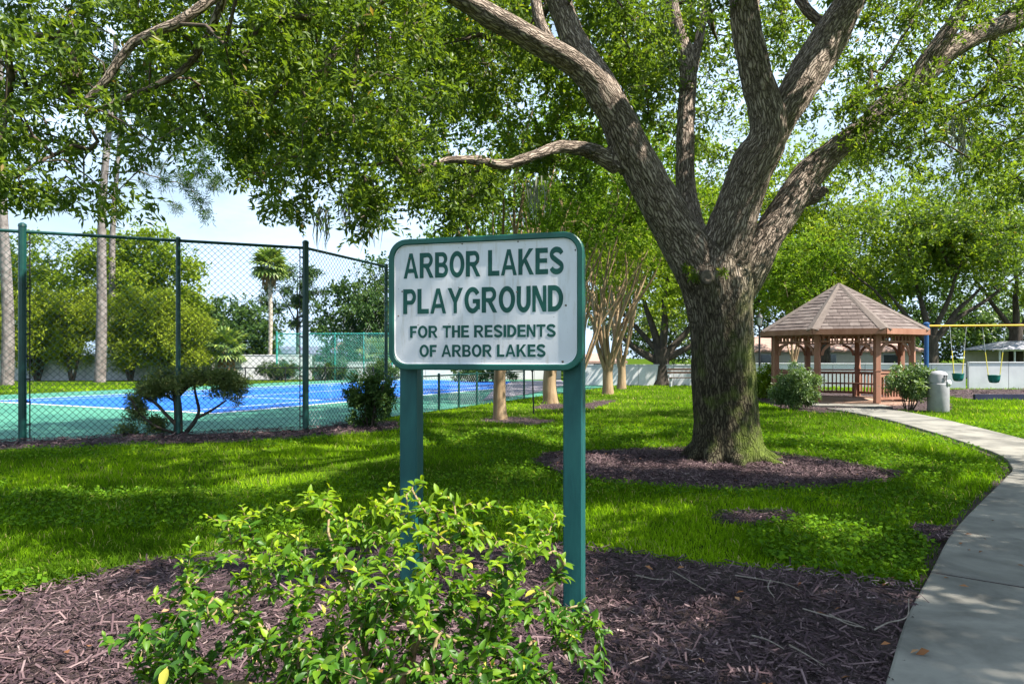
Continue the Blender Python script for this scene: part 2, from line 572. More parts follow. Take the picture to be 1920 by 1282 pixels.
M['shingle_a'] = mat_noise('shingle_brown', (0.095, 0.072, 0.064), (0.145, 0.112, 0.10), 9, 0.92, 0.5, 90, bdist=0.004)
M['shingle_b'] = mat_noise('shingle_dark', (0.075, 0.056, 0.05), (0.115, 0.088, 0.078), 9, 0.92, 0.5, 90, bdist=0.004)
M['shingle_c'] = mat_noise('shingle_pale', (0.115, 0.09, 0.08), (0.165, 0.132, 0.118), 9, 0.92, 0.5, 90, bdist=0.004)
M['can'] = mat_noise('can_plastic', (0.24, 0.235, 0.25), (0.31, 0.305, 0.315), 5, 0.6, 0.15, 60, bdist=0.003)
M['black'] = mat_noise('black_metal', (0.008, 0.008, 0.009), (0.018, 0.018, 0.02), 8, 0.5, 0.0)
M['dark_hole'] = mat_noise('dark_inside', (0.02, 0.02, 0.022), (0.03, 0.03, 0.032), 8, 0.9, 0.0)
M['bag'] = mat_noise('white_plastic', (0.75, 0.75, 0.77), (0.85, 0.85, 0.85), 12, 0.4, 0.3, 20)
M['lamp_glass'] = mat_noise('lamp_glass', (0.45, 0.46, 0.45), (0.6, 0.6, 0.58), 4, 0.25, 0.0, spec=0.6)
M['bench_wood'] = mat_noise('bench_slat', (0.05, 0.03, 0.02), (0.10, 0.06, 0.04), 6, 0.7, 0.2)
M['blue_metal'] = mat_noise('blue_metal', (0.005, 0.05, 0.16), (0.01, 0.075, 0.22), 4, 0.4, 0.0, spec=0.5)
M['yellow_metal'] = mat_noise('yellow_metal', (0.62, 0.33, 0.01), (0.74, 0.42, 0.02), 4, 0.4, 0.0, spec=0.5)
M['yellow_sleeve'] = mat_noise('yellow_sleeve', (0.68, 0.55, 0.05), (0.78, 0.64, 0.08), 4, 0.4, 0.0, spec=0.5)
M['chain'] = mat_noise('chain', (0.5, 0.5, 0.5), (0.6, 0.6, 0.6), 9, 0.4, 0.0)
M['bucket_green'] = mat_noise('bucket_green', (0.004, 0.10, 0.085), (0.008, 0.14, 0.11), 6, 0.4, 0.0)
M['edging'] = mat_noise('play_edging', (0.012, 0.016, 0.04), (0.025, 0.03, 0.07), 5, 0.6, 0.1)
M['roof_red'] = mat_noise('red_roof', (0.27, 0.17, 0.14), (0.36, 0.24, 0.20), 3, 0.85, 0.4, 12, bdist=0.02)
M['roof_grey'] = mat_noise('grey_roof', (0.20, 0.20, 0.22), (0.28, 0.28, 0.31), 3, 0.85, 0.3, 12, bdist=0.02)
M['roof_slate'] = mat_noise('slate_roof', (0.10, 0.10, 0.17), (0.15, 0.15, 0.23), 3, 0.85, 0.3, 12, bdist=0.02)
M['stucco'] = mat_noise('stucco', (0.52, 0.47, 0.40), (0.60, 0.55, 0.48), 2, 0.9, 0.2, 30)
M['pane'] = mat_noise('window_glass', (0.03, 0.04, 0.045), (0.05, 0.06, 0.065), 2, 0.12, 0.0, spec=0.7)
M['court_green'] = mat_noise('court_green', (0.03, 0.145, 0.10), (0.06, 0.21, 0.14), 0.5, 0.75, 0.1, 80, bdist=0.003)
M['court_blue'] = mat_noise('court_blue', (0.005, 0.085, 0.37), (0.012, 0.125, 0.48), 0.5, 0.7, 0.1, 80, bdist=0.003)
M['line_white'] = mat_noise('court_line', (0.70, 0.70, 0.70), (0.8, 0.8, 0.8), 6, 0.7, 0.0)
M['surround_shade'] = mat_noise('surround_shade_grey', (0.17, 0.15, 0.17), (0.25, 0.22, 0.24), 1.5, 0.9, 0.2, 60)  # shade on the court surround, put into a grey colour
M['bolt'] = mat_noise('rusty_bolt', (0.05, 0.04, 0.03), (0.12, 0.09, 0.06), 30, 0.6, 0.2)


def sign_face_mat():
    m, t, b, o = new_mat('sign_face')
    v = objcoord(t)
    n1 = noise(t, 3.0, 6, 0.6, v)
    r1 = ramp(t, [(0.3, (0.50, 0.49, 0.505)), (0.7, (0.61, 0.60, 0.62))])
    t.links.new(n1.outputs['Fac'], r1.inputs['Fac'])
    v2 = objcoord(t, (9, 1, 1.2))
    n2 = noise(t, 3.5, 6, 0.7, v2)                     # faint run-off streaks and mildew
    r2 = ramp(t, [(0.53, (1, 1, 1)), (0.72, (0.76, 0.72, 0.63))])
    t.links.new(n2.outputs['Fac'], r2.inputs['Fac'])
    n3 = noise(t, 70, 2, 0.5, v)
    r3 = ramp(t, [(0.735, (1, 1, 1)), (0.77, (0.30, 0.27, 0.22))])
    t.links.new(n3.outputs['Fac'], r3.inputs['Fac'])
    a = t.nodes.new('ShaderNodeMix'); a.data_type = 'RGBA'; a.blend_type = 'MULTIPLY'; a.inputs[0].default_value = 1
    c = t.nodes.new('ShaderNodeMix'); c.data_type = 'RGBA'; c.blend_type = 'MULTIPLY'; c.inputs[0].default_value = 1
    t.links.new(r1.outputs['Color'], a.inputs[6]); t.links.new(r2.outputs['Color'], a.inputs[7])
    t.links.new(a.outputs[2], c.inputs[6]); t.links.new(r3.outputs['Color'], c.inputs[7])
    t.links.new(c.outputs[2], b.inputs['Base Color'])
    b.inputs['Roughness'].default_value = 0.55
    bump(t, b, n3.outputs['Fac'], 0.1, 0.002)
    return m


M['sign_face'] = sign_face_mat()


# ------------------------------------------------------------------ ground, beds, paths
def sheet(name, poly, z, mat, kind='structure', parent=None):
    """flat polygon at height z"""
    mb = MB()
    mb.add([(p[0], p[1], z) for p in poly], [tuple(range(len(poly)))])
    o = mb.build(name, mat, parent)
    bm = bmesh.new(); bm.from_mesh(o.data)
    bmesh.ops.triangulate(bm, faces=bm.faces)
    for f in bm.faces:
        if f.normal.z < 0: f.normal_flip()
    bm.to_mesh(o.data); bm.free()
    if kind: o['kind'] = kind
    return o


def wavy(poly, amp=0.08, step=0.25, seed=0.0):
    out = []
    n = len(poly)
    for i in range(n):
        a = np.array(poly[i], float); b = np.array(poly[(i + 1) % n], float)
        k = max(1, int(np.linalg.norm(b - a) / step))
        for j in range(k):
            out.append(a + (b - a) * j / k)
    out = np.array(out)
    q = np.stack([out[:, 0] * 2.2 + seed, out[:, 1] * 2.2, np.zeros(len(out))], 1)
    out = out + amp * 2 * (np.stack([vnoise(q), vnoise(q + 31.7)], 1) - 0.5)
    return out


sheet('ground', [(-320, -40), (320, -40), (320, 480), (-320, 480)], 0.0, M['ground'])

# sidewalk: left edge read from the photo, slabs between joints
left_edge = np.array([(0.35, 1.1), (0.95, 2.05)] + [tuple(Gp(*p)) for p in
                     [(1665, 1282), (1700, 1170), (1745, 1085), (1787, 1006), (1838, 950), (1885, 902), (1896, 880), (1850, 848), (1700, 800), (1610, 778), (1548, 768)]])
left_edge = smooth_path(left_edge, 0.12)
Tn = np.gradient(left_edge, axis=0); Tn /= np.linalg.norm(Tn, axis=1, keepdims=True)
# widen towards the gazebo
arc = np.concatenate([[0], np.cumsum(np.linalg.norm(np.diff(left_edge, axis=0), axis=1))])
wid = np.interp(arc / arc[-1], [0, 0.35, 0.55, 0.8, 1], [1.25, 1.2, 1.12, 1.25, 1.6])
Nr = np.stack([Tn[:, 1], -Tn[:, 0]], 1)
for _ in range(14):
    Nr[1:-1] = (Nr[:-2] + Nr[1:-1] * 2 + Nr[2:]) / 4
Nr /= np.linalg.norm(Nr, axis=1, keepdims=True)
right_edge = left_edge + Nr * wid[:, None]
sidewalk_poly = np.vstack([left_edge, right_edge[::-1]])


def arc_at(px, py):
    g = Gp(px, py)
    return arc[np.argmin(np.linalg.norm(left_edge - g, axis=1))]


cuts = [0, 1.25, arc_at(1745, 1085), arc_at(1787, 1006), arc_at(1885, 902)]
while cuts[-1] + 1.5 < arc[-1] - 0.6: cuts.append(cuts[-1] + 1.5)
cuts.append(arc[-1])
edge_out = left_edge - Nr * 0.11
edge_strip = np.vstack([edge_out, (left_edge + Nr * 0.02)[::-1]])
sidewalk = thing('sidewalk', None, None, (0, 0, 0), kind='structure')
for k in range(len(cuts) - 1):
    s = np.linspace(cuts[k] + 0.02, cuts[k + 1] - 0.02, max(3, int((cuts[k + 1] - cuts[k]) / 0.25)))
    Lx = np.stack([np.interp(s, arc, left_edge[:, i]) for i in (0, 1)], 1)
    Rx = np.stack([np.interp(s, arc, right_edge[:, i]) for i in (0, 1)], 1)
    top = 0.052 + random.uniform(-0.006, 0.006)
    bm = bmesh.new()
    ring = [bm.verts.new((p[0], p[1], top)) for p in np.vstack([Lx, Rx[::-1]])]
    f = bm.faces.new(ring)
    if f.calc_center_median() is not None:
        bm.normal_update()
        if f.normal.z < 0: f.normal_flip()
    ext = bmesh.ops.extrude_face_region(bm, geom=[f])
    for v in [g for g in ext['geom'] if isinstance(g, bmesh.types.BMVert)]: v.co.z = top
    for v in ring: v.co.z = -0.05
    bm.normal_update()
    topf = max(bm.faces, key=lambda q: q.calc_center_median().z)
    bmesh.ops.bevel(bm, geom=list(topf.edges), offset=0.016, segments=2, affect='EDGES', profile=0.5)
    bmesh.ops.recalc_face_normals(bm, faces=bm.faces)
    me = bpy.data.meshes.new('slab')
    bm.to_mesh(me); bm.free()
    me.materials.append(M['concrete'])
    o = bpy.data.objects.new('slab', me)
    link(o, sidewalk)

# mulch beds
front_bed = wavy([Gp(*p) for p in [(-260, 1190), (0, 1128), (130, 1095), (310, 1050), (500, 1036), (700, 1024), (900, 1024), (1095, 1032),
                                   (1200, 1044), (1350, 1062), (1500, 1076), (1620, 1092), (1722, 1108), (1695, 1180), (1662, 1282)]]
                 + [(0.93, 2.05), (0.3, 1.2), (-2.2, 1.2), (-4.2, 2.2)], 0.06)
tree_bed = wavy([Gp(*p) for p in [(988, 868), (1030, 853), (1120, 846), (1280, 842), (1440, 850), (1560, 866), (1640, 880), (1690, 893),
                                  (1660, 904), (1560, 914), (1400, 922), (1250, 914), (1130, 904), (1050, 889)]], 0.10, seed=5)
fence_bed = wavy([Gp(*p) for p in [(-160, 856), (0, 843), (150, 840), (300, 834), (430, 830), (560, 823), (660, 815), (742, 806),
                                   (748, 792), (668, 792), (573, 804), (300, 816), (0, 828), (-160, 834)]], 0.10, seed=9)
patches = [wavy([Gp(*p) for p in q], 0.08, 0.12, seed=3 + i) for i, q in enumerate([
    [(1330, 982), (1350, 966), (1420, 962), (1500, 966), (1500, 978), (1420, 990)],
    [(1718, 1000), (1726, 990), (1790, 1000), (1775, 1022), (1740, 1020)],
    [(900, 790), (920, 783), (970, 782), (1040, 790), (1000, 797)],
    [(1000, 766), (1015, 758), (1050, 757), (1075, 762), (1040, 768)],
    [(1080, 762), (1120, 752), (1160, 750), (1110, 768)]])]
play_bed = [np.array(p) for p in [(16.0, 24.2), (17.2, 31.2), (31, 31.0), (31, 23.6)]]
gaz_bed = wavy([Gp(*p) for p in [(1405, 745), (1470, 768), (1530, 774), (1650, 774), (1690, 772), (1745, 772), (1790, 766), (1780, 752), (1700, 738), (1560, 732), (1420, 736)]], 0.12, seed=14)
for nm, pl in (('front_mulch_bed', front_bed), ('tree_mulch_bed', tree_bed), ('fence_mulch_bed', fence_bed), ('play_mulch_bed', play_bed), ('gazebo_mulch_bed', gaz_bed)):
    sheet(nm, pl, 0.012, M['mulch_base'])
for pl in patches: sheet('bare_patch', pl, 0.008, M['mulch_base'])
sheet('soil_edge', edge_strip, 0.006, M['mulch_base'])
sheet('joint_soil', np.vstack([left_edge + Nr * .03, (right_edge - Nr * .03)[::-1]]), 0.043, M['mulch_base'])

# tennis court: green surround, blue playing field, white lines
COURT_A = np.array([-7.75, 17.9])
cu = np.array([math.cos(math.radians(63)), math.sin(math.radians(63))])
cv = np.array([-cu[1], cu[0]])
FP = [Gp(-330, 843), Gp(42, 828), Gp(573, 807), Gp(724, 783), Gp(823, 770), Gp(894, 760)]
court_poly = [FP[0], FP[1], FP[2], FP[3], FP[4], FP[5], FP[5] + (FP[5] - FP[4]) * 1.6, COURT_A + cu * 23.8 - cv * 3.6, COURT_A + cu * 26.5 - cv * 3.4, COURT_A + cu * 26.8 + cv * 14.5,
              COURT_A + cu * 2 + cv * 14.6, COURT_A - cu * 4 + cv * 14.5]
court = sheet('tennis_court', court_poly, 0.016, M['court_green'])
CL, CWd = 23.77, 10.97
cp = lambda a, b: COURT_A + cu * a + cv * b
sheet('playing_field', [cp(0, 0), cp(CL, 0), cp(CL, CWd), cp(0, CWd)], 0.020, M['court_blue'], None, court)


def court_line(a, b, w=0.07):
    a = np.array(a, float); b = np.array(b, float)
    d = (b - a) / np.linalg.norm(b - a)
    n = np.array([-d[1], d[0]]) * w
    sheet('painted_line', [a - n, b - n, b + n, a + n], 0.024, M['line_white'], None, court)


for b in (0, CWd): court_line(cp(-0.05, b), cp(CL + 0.05, b))
for b in (1.37, CWd - 1.37): court_line(cp(0, b), cp(CL, b), 0.035)
for a in (0, CL): court_line(cp(a, 0.08), cp(a, CWd - 0.08))
for a in (5.49, CL - 5.49): court_line(cp(a, 1.42), cp(a, CWd - 1.42), 0.035)
court_line(cp(5.53, CWd / 2), cp(CL - 5.53, CWd / 2), 0.035)
# grey sheet painting the shaded court surround behind the sign
sheet('shaded_surround', [Gp(905, 752), Gp(1000, 738), Gp(1062, 722), Gp(1052, 713), Gp(960, 716), Gp(925, 732)], 0.030, M['surround_shade'])

# wood chips on the beds
PITS = []


def chips(name, poly, n, size, z=0.016, nearpow=1.0, label=''):
    poly = np.asarray(poly)
    lo, hi = poly.min(0), poly.max(0)
    P = rng.uniform(lo, hi, (int(n * 3), 2))
    d = np.maximum(P[:, 1], 1.5)
    P = P[rng.uniform(size=len(P)) < (lo[1] if lo[1] > 1.5 else 1.5) ** nearpow / d ** nearpow * 1.0]
    jit = rng.normal(0, 0.035, P.shape)
    P = P[inside(poly, P + jit)][:n]
    k = len(P)
    a = rng.uniform(0, math.pi, k)
    L = size * rng.lognormal(0, 0.5, k)
    w = np.minimum(L * rng.uniform(0.08, 0.26, k), size * 0.3)
    tilt = rng.normal(0, 0.28, k)
    roll = rng.normal(0, 0.5, k)
    D = np.stack([np.cos(a) * np.cos(tilt), np.sin(a) * np.cos(tilt), np.sin(tilt)], 1)
    S = np.stack([-np.sin(a) * np.cos(roll), np.cos(a) * np.cos(roll), np.sin(roll)], 1)
    mound = 0.05 * vnoise(np.stack([P[:, 0] * 1.4, P[:, 1] * 1.4, np.zeros(k)], 1))
    C = np.stack([P[:, 0], P[:, 1], z + mound * 0.8 + np.abs(np.sin(tilt)) * L * 0.4 + rng.uniform(0, 0.012, k)], 1)
    e = rng.uniform(0.5, 1.0, (k, 1))
    V = np.stack([C - D * L[:, None] / 2 - S * w[:, None] / 2 * e, C + D * L[:, None] / 2 - S * w[:, None] / 2,
                  C + D * L[:, None] / 2 + S * w[:, None] / 2 * e, C - D * L[:, None] / 2 + S * w[:, None] / 2], 1).reshape(-1, 3)
    Fc = np.arange(k * 4).reshape(-1, 4)
    big = vnoise(np.stack([P[:, 0] * 2.3, P[:, 1] * 2.3, np.full(k, 3.0)], 1))
    r = np.clip(rng.beta(1.1, 2.0, k) * 1.0 + (big - 0.5) * 0.3, 0, 1)
    o = np_obj(name, V, Fc, M['chips'], rnd=r)
    return tag(o, label, 'mulch', kind='stuff')


chips('mulch_chips', front_bed, 92000, 0.036, nearpow=1.3, label='shredded dark purplish brown bark mulch around the sign and bush')
chips('mulch_chips', tree_bed, 45000, 0.032, nearpow=0.6, label='shredded dark brown bark mulch ringing the big oak trunk')
chips('mulch_chips', fence_bed, 12000, 0.05, nearpow=0.3, label='reddish brown bark mulch strip along the chain link fence')
chips('mulch_chips', gaz_bed, 6000, 0.055, nearpow=0.2, label='brown bark mulch around the wooden gazebo')
chips('mulch_chips', play_bed, 7000, 0.08, nearpow=0.2, label='dark mulch under the swings')
for pl in patches: chips('mulch_chips', pl, 1400, 0.03, label='bare patch of bark litter in the lawn')

# dry leaves lying about
k = 150
P = np.vstack([rng.uniform((-2.5, 2.7), (2.4, 4.9), (60, 2)), rng.uniform((0.4, 7.6), (5.0, 10.5), (40, 2))])
P = np.vstack([P[inside(front_bed, P) | inside(tree_bed, P)], rng.uniform((1.7, 3.0), (5.2, 7.0), (60, 2))])
P = P[inside(front_bed, P) | inside(tree_bed, P) | inside(sidewalk_poly, P)]
k = len(P)
a = rng.uniform(0, 2 * math.pi, k)
L = rng.uniform(0.03, 0.065, k)[:, None]
D = np.stack([np.cos(a), np.sin(a), rng.normal(0, .2, k)], 1)
S = np.stack([-np.sin(a), np.cos(a), rng.normal(0, .35, k)], 1)
C = np.stack([P[:, 0], P[:, 1], np.full(k, 0.068)], 1)
V = np.stack([C - D * L / 2, C + S * L * .24 + [0, 0, .006], C + D * L / 2, C - S * L * .24 + [0, 0, .006]], 1).reshape(-1, 3)
tag(np_obj('dry_leaves', V, np.arange(4 * k).reshape(-1, 4), M['dry_leaf'], rnd=rng.uniform(size=k)),
    'small dry orange brown leaves scattered on the mulch', 'leaf litter', kind='stuff')

# ------------------------------------------------------------------ grass
BLOCK = [front_bed, tree_bed, fence_bed, gaz_bed] + patches + [sidewalk_poly, np.vstack([left_edge - Nr * 0.06, left_edge[::-1]]), np.array(court_poly), np.array(play_bed)]


def lawn_points(n, d0, d1, power=1.0, margin=1.42):
    u = rng.uniform(size=n)
    if abs(power - 1) < 1e-6:
        d = d0 * (d1 / d0) ** u
    else:
        q = 1 - power
        d = (d0 ** q + u * (d1 ** q - d0 ** q)) ** (1 / q)
    x = rng.uniform(-1, 1, n) * d * (960 / F) * margin
    P = np.stack([x, d], 1)
    ok = np.ones(n, bool)
    J = rng.normal(0, 0.03, P.shape) * (1 + P[:, 1:] * 0.03)
    for b in BLOCK: ok &= ~inside(b, P + J)
    dens = vnoise(np.stack([P[:, 0] * 0.9, P[:, 1] * 0.9, np.full(n, 8.0)], 1)) * 0.6 + vnoise(np.stack([P[:, 0] * 3, P[:, 1] * 3, np.full(n, 2.0)], 1)) * 0.4
    ok &= rng.uniform(size=n) < np.clip(dens * 2.1 + 0.05, 0.25, 1)
    return P[ok]


def grass(name, n, d0, d1, hgt, wid_, power, label, bend=True):
    P = lawn_points(n, d0, d1, power)
    k = len(P)
    tuft = vnoise(np.stack([P[:, 0] * 2.6, P[:, 1] * 2.6, np.zeros(k)], 1))
    tone = vnoise(np.stack([P[:, 0] * 0.7, P[:, 1] * 0.7, np.full(k, 5.0)], 1))
    a = rng.uniform(0, 2 * math.pi, k)
    h = hgt * rng.uniform(0.55, 1.25, k) * (0.55 + 0.95 * tuft)
    lean = rng.uniform(0.25, 1.1, k)
    wd = wid_ * rng.uniform(0.7, 1.3, k) * np.maximum(1, P[:, 1] / 9)
    O = np.stack([np.cos(a), np.sin(a), np.zeros(k)], 1)
    a2 = a + rng.normal(0, 0.8, k) + math.pi / 2
    S = np.stack([np.cos(a2), np.sin(a2), np.zeros(k)], 1) * wd[:, None] / 2
    B = np.stack([P[:, 0], P[:, 1], np.zeros(k)], 1)
    up = np.array([0, 0, 1.0])
    Mid = B + O * (h * lean * 0.35)[:, None] + up * (h * 0.62)[:, None]
    Tip = B + O * (h * lean)[:, None] + up * (h * (1.0 - 0.25 * lean))[:, None]
    tone2 = vnoise(np.stack([P[:, 0] * 2.1, P[:, 1] * 2.1, np.full(k, 15.0)], 1))
    r = np.clip(rng.beta(2, 2.4, k) * 0.75 + (tone - 0.5) * 0.75 + (tone2 - 0.5) * 0.45, 0, 0.97)
    r[rng.uniform(size=k) < 0.03 + 0.16 * np.clip(tone2 - 0.62, 0, 1)] = 1.0
    if bend:
        V = np.stack([B - S, B + S, Mid + S * 0.8, Mid - S * 0.8, Tip], 1).reshape(-1, 3)
        i = np.arange(k)[:, None] * 5
        T = np.concatenate([i + [0, 1, 2], i + [0, 2, 3], i + [3, 2, 4]], 1).reshape(-1, 3)
        r = np.repeat(r, 3)
    else:
        V = np.stack([B - S, B + S, Tip], 1).reshape(-1, 3)
        T = np.arange(k * 3).reshape(-1, 3)
    return tag(np_obj(name, V, T, M['grass'], rnd=r), label, 'grass', kind='stuff')


grass('lawn_grass', 150000, 4.3, 9.5, 0.068, 0.0072, 1.0, 'short green lawn grass around the mulch beds', True)
grass('lawn_grass', 225000, 9.5, 40, 0.085, 0.0095, 1.35, 'short green lawn grass in the middle and far lawn', False)

# low broad-leaved weeds among the grass
P = lawn_points(85000, 4.3, 15, 1.0)
wn = vnoise(np.stack([P[:, 0] * 0.75, P[:, 1] * 0.75, np.full(len(P), 21.0)], 1))
P = P[wn > 0.45]
k = len(P)
a = rng.uniform(0, 2 * math.pi, k)
L = (rng.uniform(0.02, 0.05, k) * np.maximum(1, P[:, 1] / 9))[:, None]
til = rng.normal(0, 0.5, (k, 2))
D = unit(np.stack([np.cos(a), np.sin(a), til[:, 0]], 1))
S = unit(np.stack([-np.sin(a), np.cos(a), til[:, 1]], 1))
C = np.stack([P[:, 0], P[:, 1], rng.uniform(0.03, 0.085, k)], 1)
V = np.stack([C - D * L / 2, C + S * L * .42, C + D * L / 2, C - S * L * .42], 1).reshape(-1, 3)
tag(np_obj('clover_weeds', V, np.arange(4 * k).reshape(-1, 4), M['weed'], rnd=rng.uniform(size=k)),
    'low round leaved weeds spreading through the lawn', 'weeds', kind='stuff')


# ------------------------------------------------------------------ trees
def leaf_cloud(C, R, sprigs, per, L, Wd, droop=0.25, flat=0.75, spread=0.85, updir=None, shell=0.45, tone=None):
    """leaf sprays in clumps at C (radius R): 4 corner, two-triangle folded leaves"""
    C = np.asarray(C, float)
    n = len(C)
    R = np.broadcast_to(np.asarray(R, float), (n,))
    m = n * sprigs
    ci = np.repeat(np.arange(n), sprigs)
    o = unit(rng.normal(size=(m, 3)))
    rad = rng.uniform(0, 1, m) ** shell
    q = C[ci] + o * (R[ci] * rad)[:, None] * np.array([1, 1, flat])
    ax = unit(o * 0.8 + rng.normal(0, 0.55, (m, 3)) + np.array([0, 0, -droop]))
    k = m * per
    si = np.repeat(np.arange(m), per)
    j = np.tile(np.arange(per), m)
    A = ax[si]
    rv = rng.normal(size=(k, 3))
    rv = unit(rv - A * np.sum(rv * A, 1, keepdims=True))
    D = unit(A * 0.65 + rv * spread + rng.normal(0, 0.12, (k, 3)))
    ln = L * rng.uniform(0.65, 1.25, k)
    wd = Wd * rng.uniform(0.75, 1.25, k)
    base = q[si] + A * ((j - per / 2) * L * 0.28)[:, None]
    S = np.cross(D, rng.normal(0, 0.7, (k, 3)) + np.array([0, 0, 1.0]))
    S = unit(S)
    N = np.cross(S, D)
    mid = base + D * (ln * 0.52)[:, None] + N * (ln * 0.07)[:, None]
    V = np.stack([base, mid + S * wd[:, None] / 2, base + D * ln[:, None] - N * (ln * 0.05)[:, None], mid - S * wd[:, None] / 2], 1).reshape(-1, 3)
    i = np.arange(k)[:, None] * 4
    T = np.concatenate([i + [0, 1, 2], i + [0, 2, 3]], 1).reshape(-1, 3)
    ct = rng.uniform(-0.17, 0.17, n) if tone is None else np.asarray(tone)
    r = np.clip(0.45 + ct[ci][si] + rng.normal(0, 0.1, m)[si] + rng.normal(0, 0.14, k), 0, 0.95)
    r[rng.uniform(size=k) < 0.004] = 1.0
    return V, T, np.repeat(r, 2)


def join(parts):
    Vs, Fs, Rs, n = [], [], [], 0
    for p in parts:
        Vs.append(p[0]); Fs.append(p[1] + n); n += len(p[0])
        if len(p) > 2: Rs.append(p[2])
    return np.vstack(Vs), np.vstack(Fs), (np.concatenate(Rs) if Rs else None)


def grow(nodes, rads, targets, step=0.3, tip=0.005, wob=0.06, cap=0.6):
    """branches from an existing skeleton out to every target, thin ones feeding into thicker ones"""
    pos = [np.array(p) for p in nodes]
    base = len(pos)
    par = [-1] * base
    targets = np.asarray(targets, float)
    P = np.zeros((base + len(targets) * 40, 3))
    P[:base] = np.array(pos)
    cnt = base
    d0 = np.min(np.linalg.norm(targets[:, None, :] - P[None, :base:max(1, base // 200), :], axis=2), axis=1)
    chains = []
    for ti in np.argsort(d0):
        t = targets[ti]
        dd = np.linalg.norm(P[:cnt] - t, axis=1)
        i = int(np.argmin(dd))
        L = dd[i]
        n = int(min(30, max(2, round(L / step))))
        a = P[i].copy()
        perp = rng.normal(size=3) * wob * L
        arch = np.array([0, 0, 0.12 * L])
        ch = [i]
        for s in range(1, n + 1):
            u = s / n
            p = a + (t - a) * u + (perp + arch) * math.sin(u * math.pi) + (rng.normal(size=3) * 0.025 if s < n else 0)
            if cnt >= len(P): break
            P[cnt] = p
            par.append(ch[-1])
            ch.append(cnt)
            cnt += 1
        chains.append(ch)
    area = np.zeros(cnt)
    for ch in chains: area[ch[-1]] += tip ** 2.2
    for i in range(cnt - 1, base - 1, -1):
        if area[i] == 0: area[i] = tip ** 2.2
        if par[i] >= 0: area[par[i]] += area[i]
    rad = area ** (1 / 2.2)
    rad[:base] = np.asarray(rads)
    out = []
    for ch in chains:
        if len(ch) < 2: continue
        r = rad[ch].copy()
        r[0] = min(r[1] * 1.15, rads[ch[0]] * cap if ch[0] < base else r[0])
        if ch[0] < base: r = np.minimum(r, rads[ch[0]] * cap)
        out.append((P[ch], r))
    return out


def branch_mesh(chains, n=5):
    return join([tube_np(p, r, n) for p, r in chains])


def ellipsoid_points(n, c, r, shell=0.5, zmin=None):
    o = unit(rng.normal(size=(n * 2, 3)))
    P = np.array(c) + o * (rng.uniform(0, 1, (n * 2, 1)) ** shell) * np.array(r)
    if zmin is not None: P = P[P[:, 2] > zmin]
    return P[:n]


def bark_coords(V, segs):
    """round-and-along coordinates for furrowed bark: each vertex takes the nearest limb's frame"""
    best = np.full(len(V), 1e9)
    out = np.zeros_like(V)
    off = 0.0
    for pts, rr in segs:
        T, U, B = frames(pts)
        s = np.concatenate([[0], np.cumsum(np.linalg.norm(np.diff(pts, axis=0), axis=1))])
        D = np.linalg.norm(V[:, None, :] - pts[None, :, :], axis=2)
        i = np.argmin(D, axis=1)
        sc_ = D[np.arange(len(V)), i] / rr[i]
        d = V - pts[i]
        al = s[i] + np.sum(d * T[i], 1)
        C = np.stack([np.sum(d * U[i], 1), np.sum(d * B[i], 1), al + off], 1)
        ok = sc_ < best
        best[ok] = sc_[ok]
        out[ok] = C[ok]
        off += 13.0
    return out


# ---- the big oak
TD = Gp(1362, 862)[1]                      # distance of the trunk
OAK = np.array([*Gp(1362, 862), 0.0])


def limb(pts, dd=None):
    """pts: (px, py, width px, depth offset)"""
    P = np.array([Wp(p[0], p[1], TD + p[3]) for p in pts])
    R = np.array([p[2] * (0.9 if p[1] < 480 else 0.94) / 2 / F * (TD + p[3]) for p in pts])
    return smooth_path(P, 0.15, R)


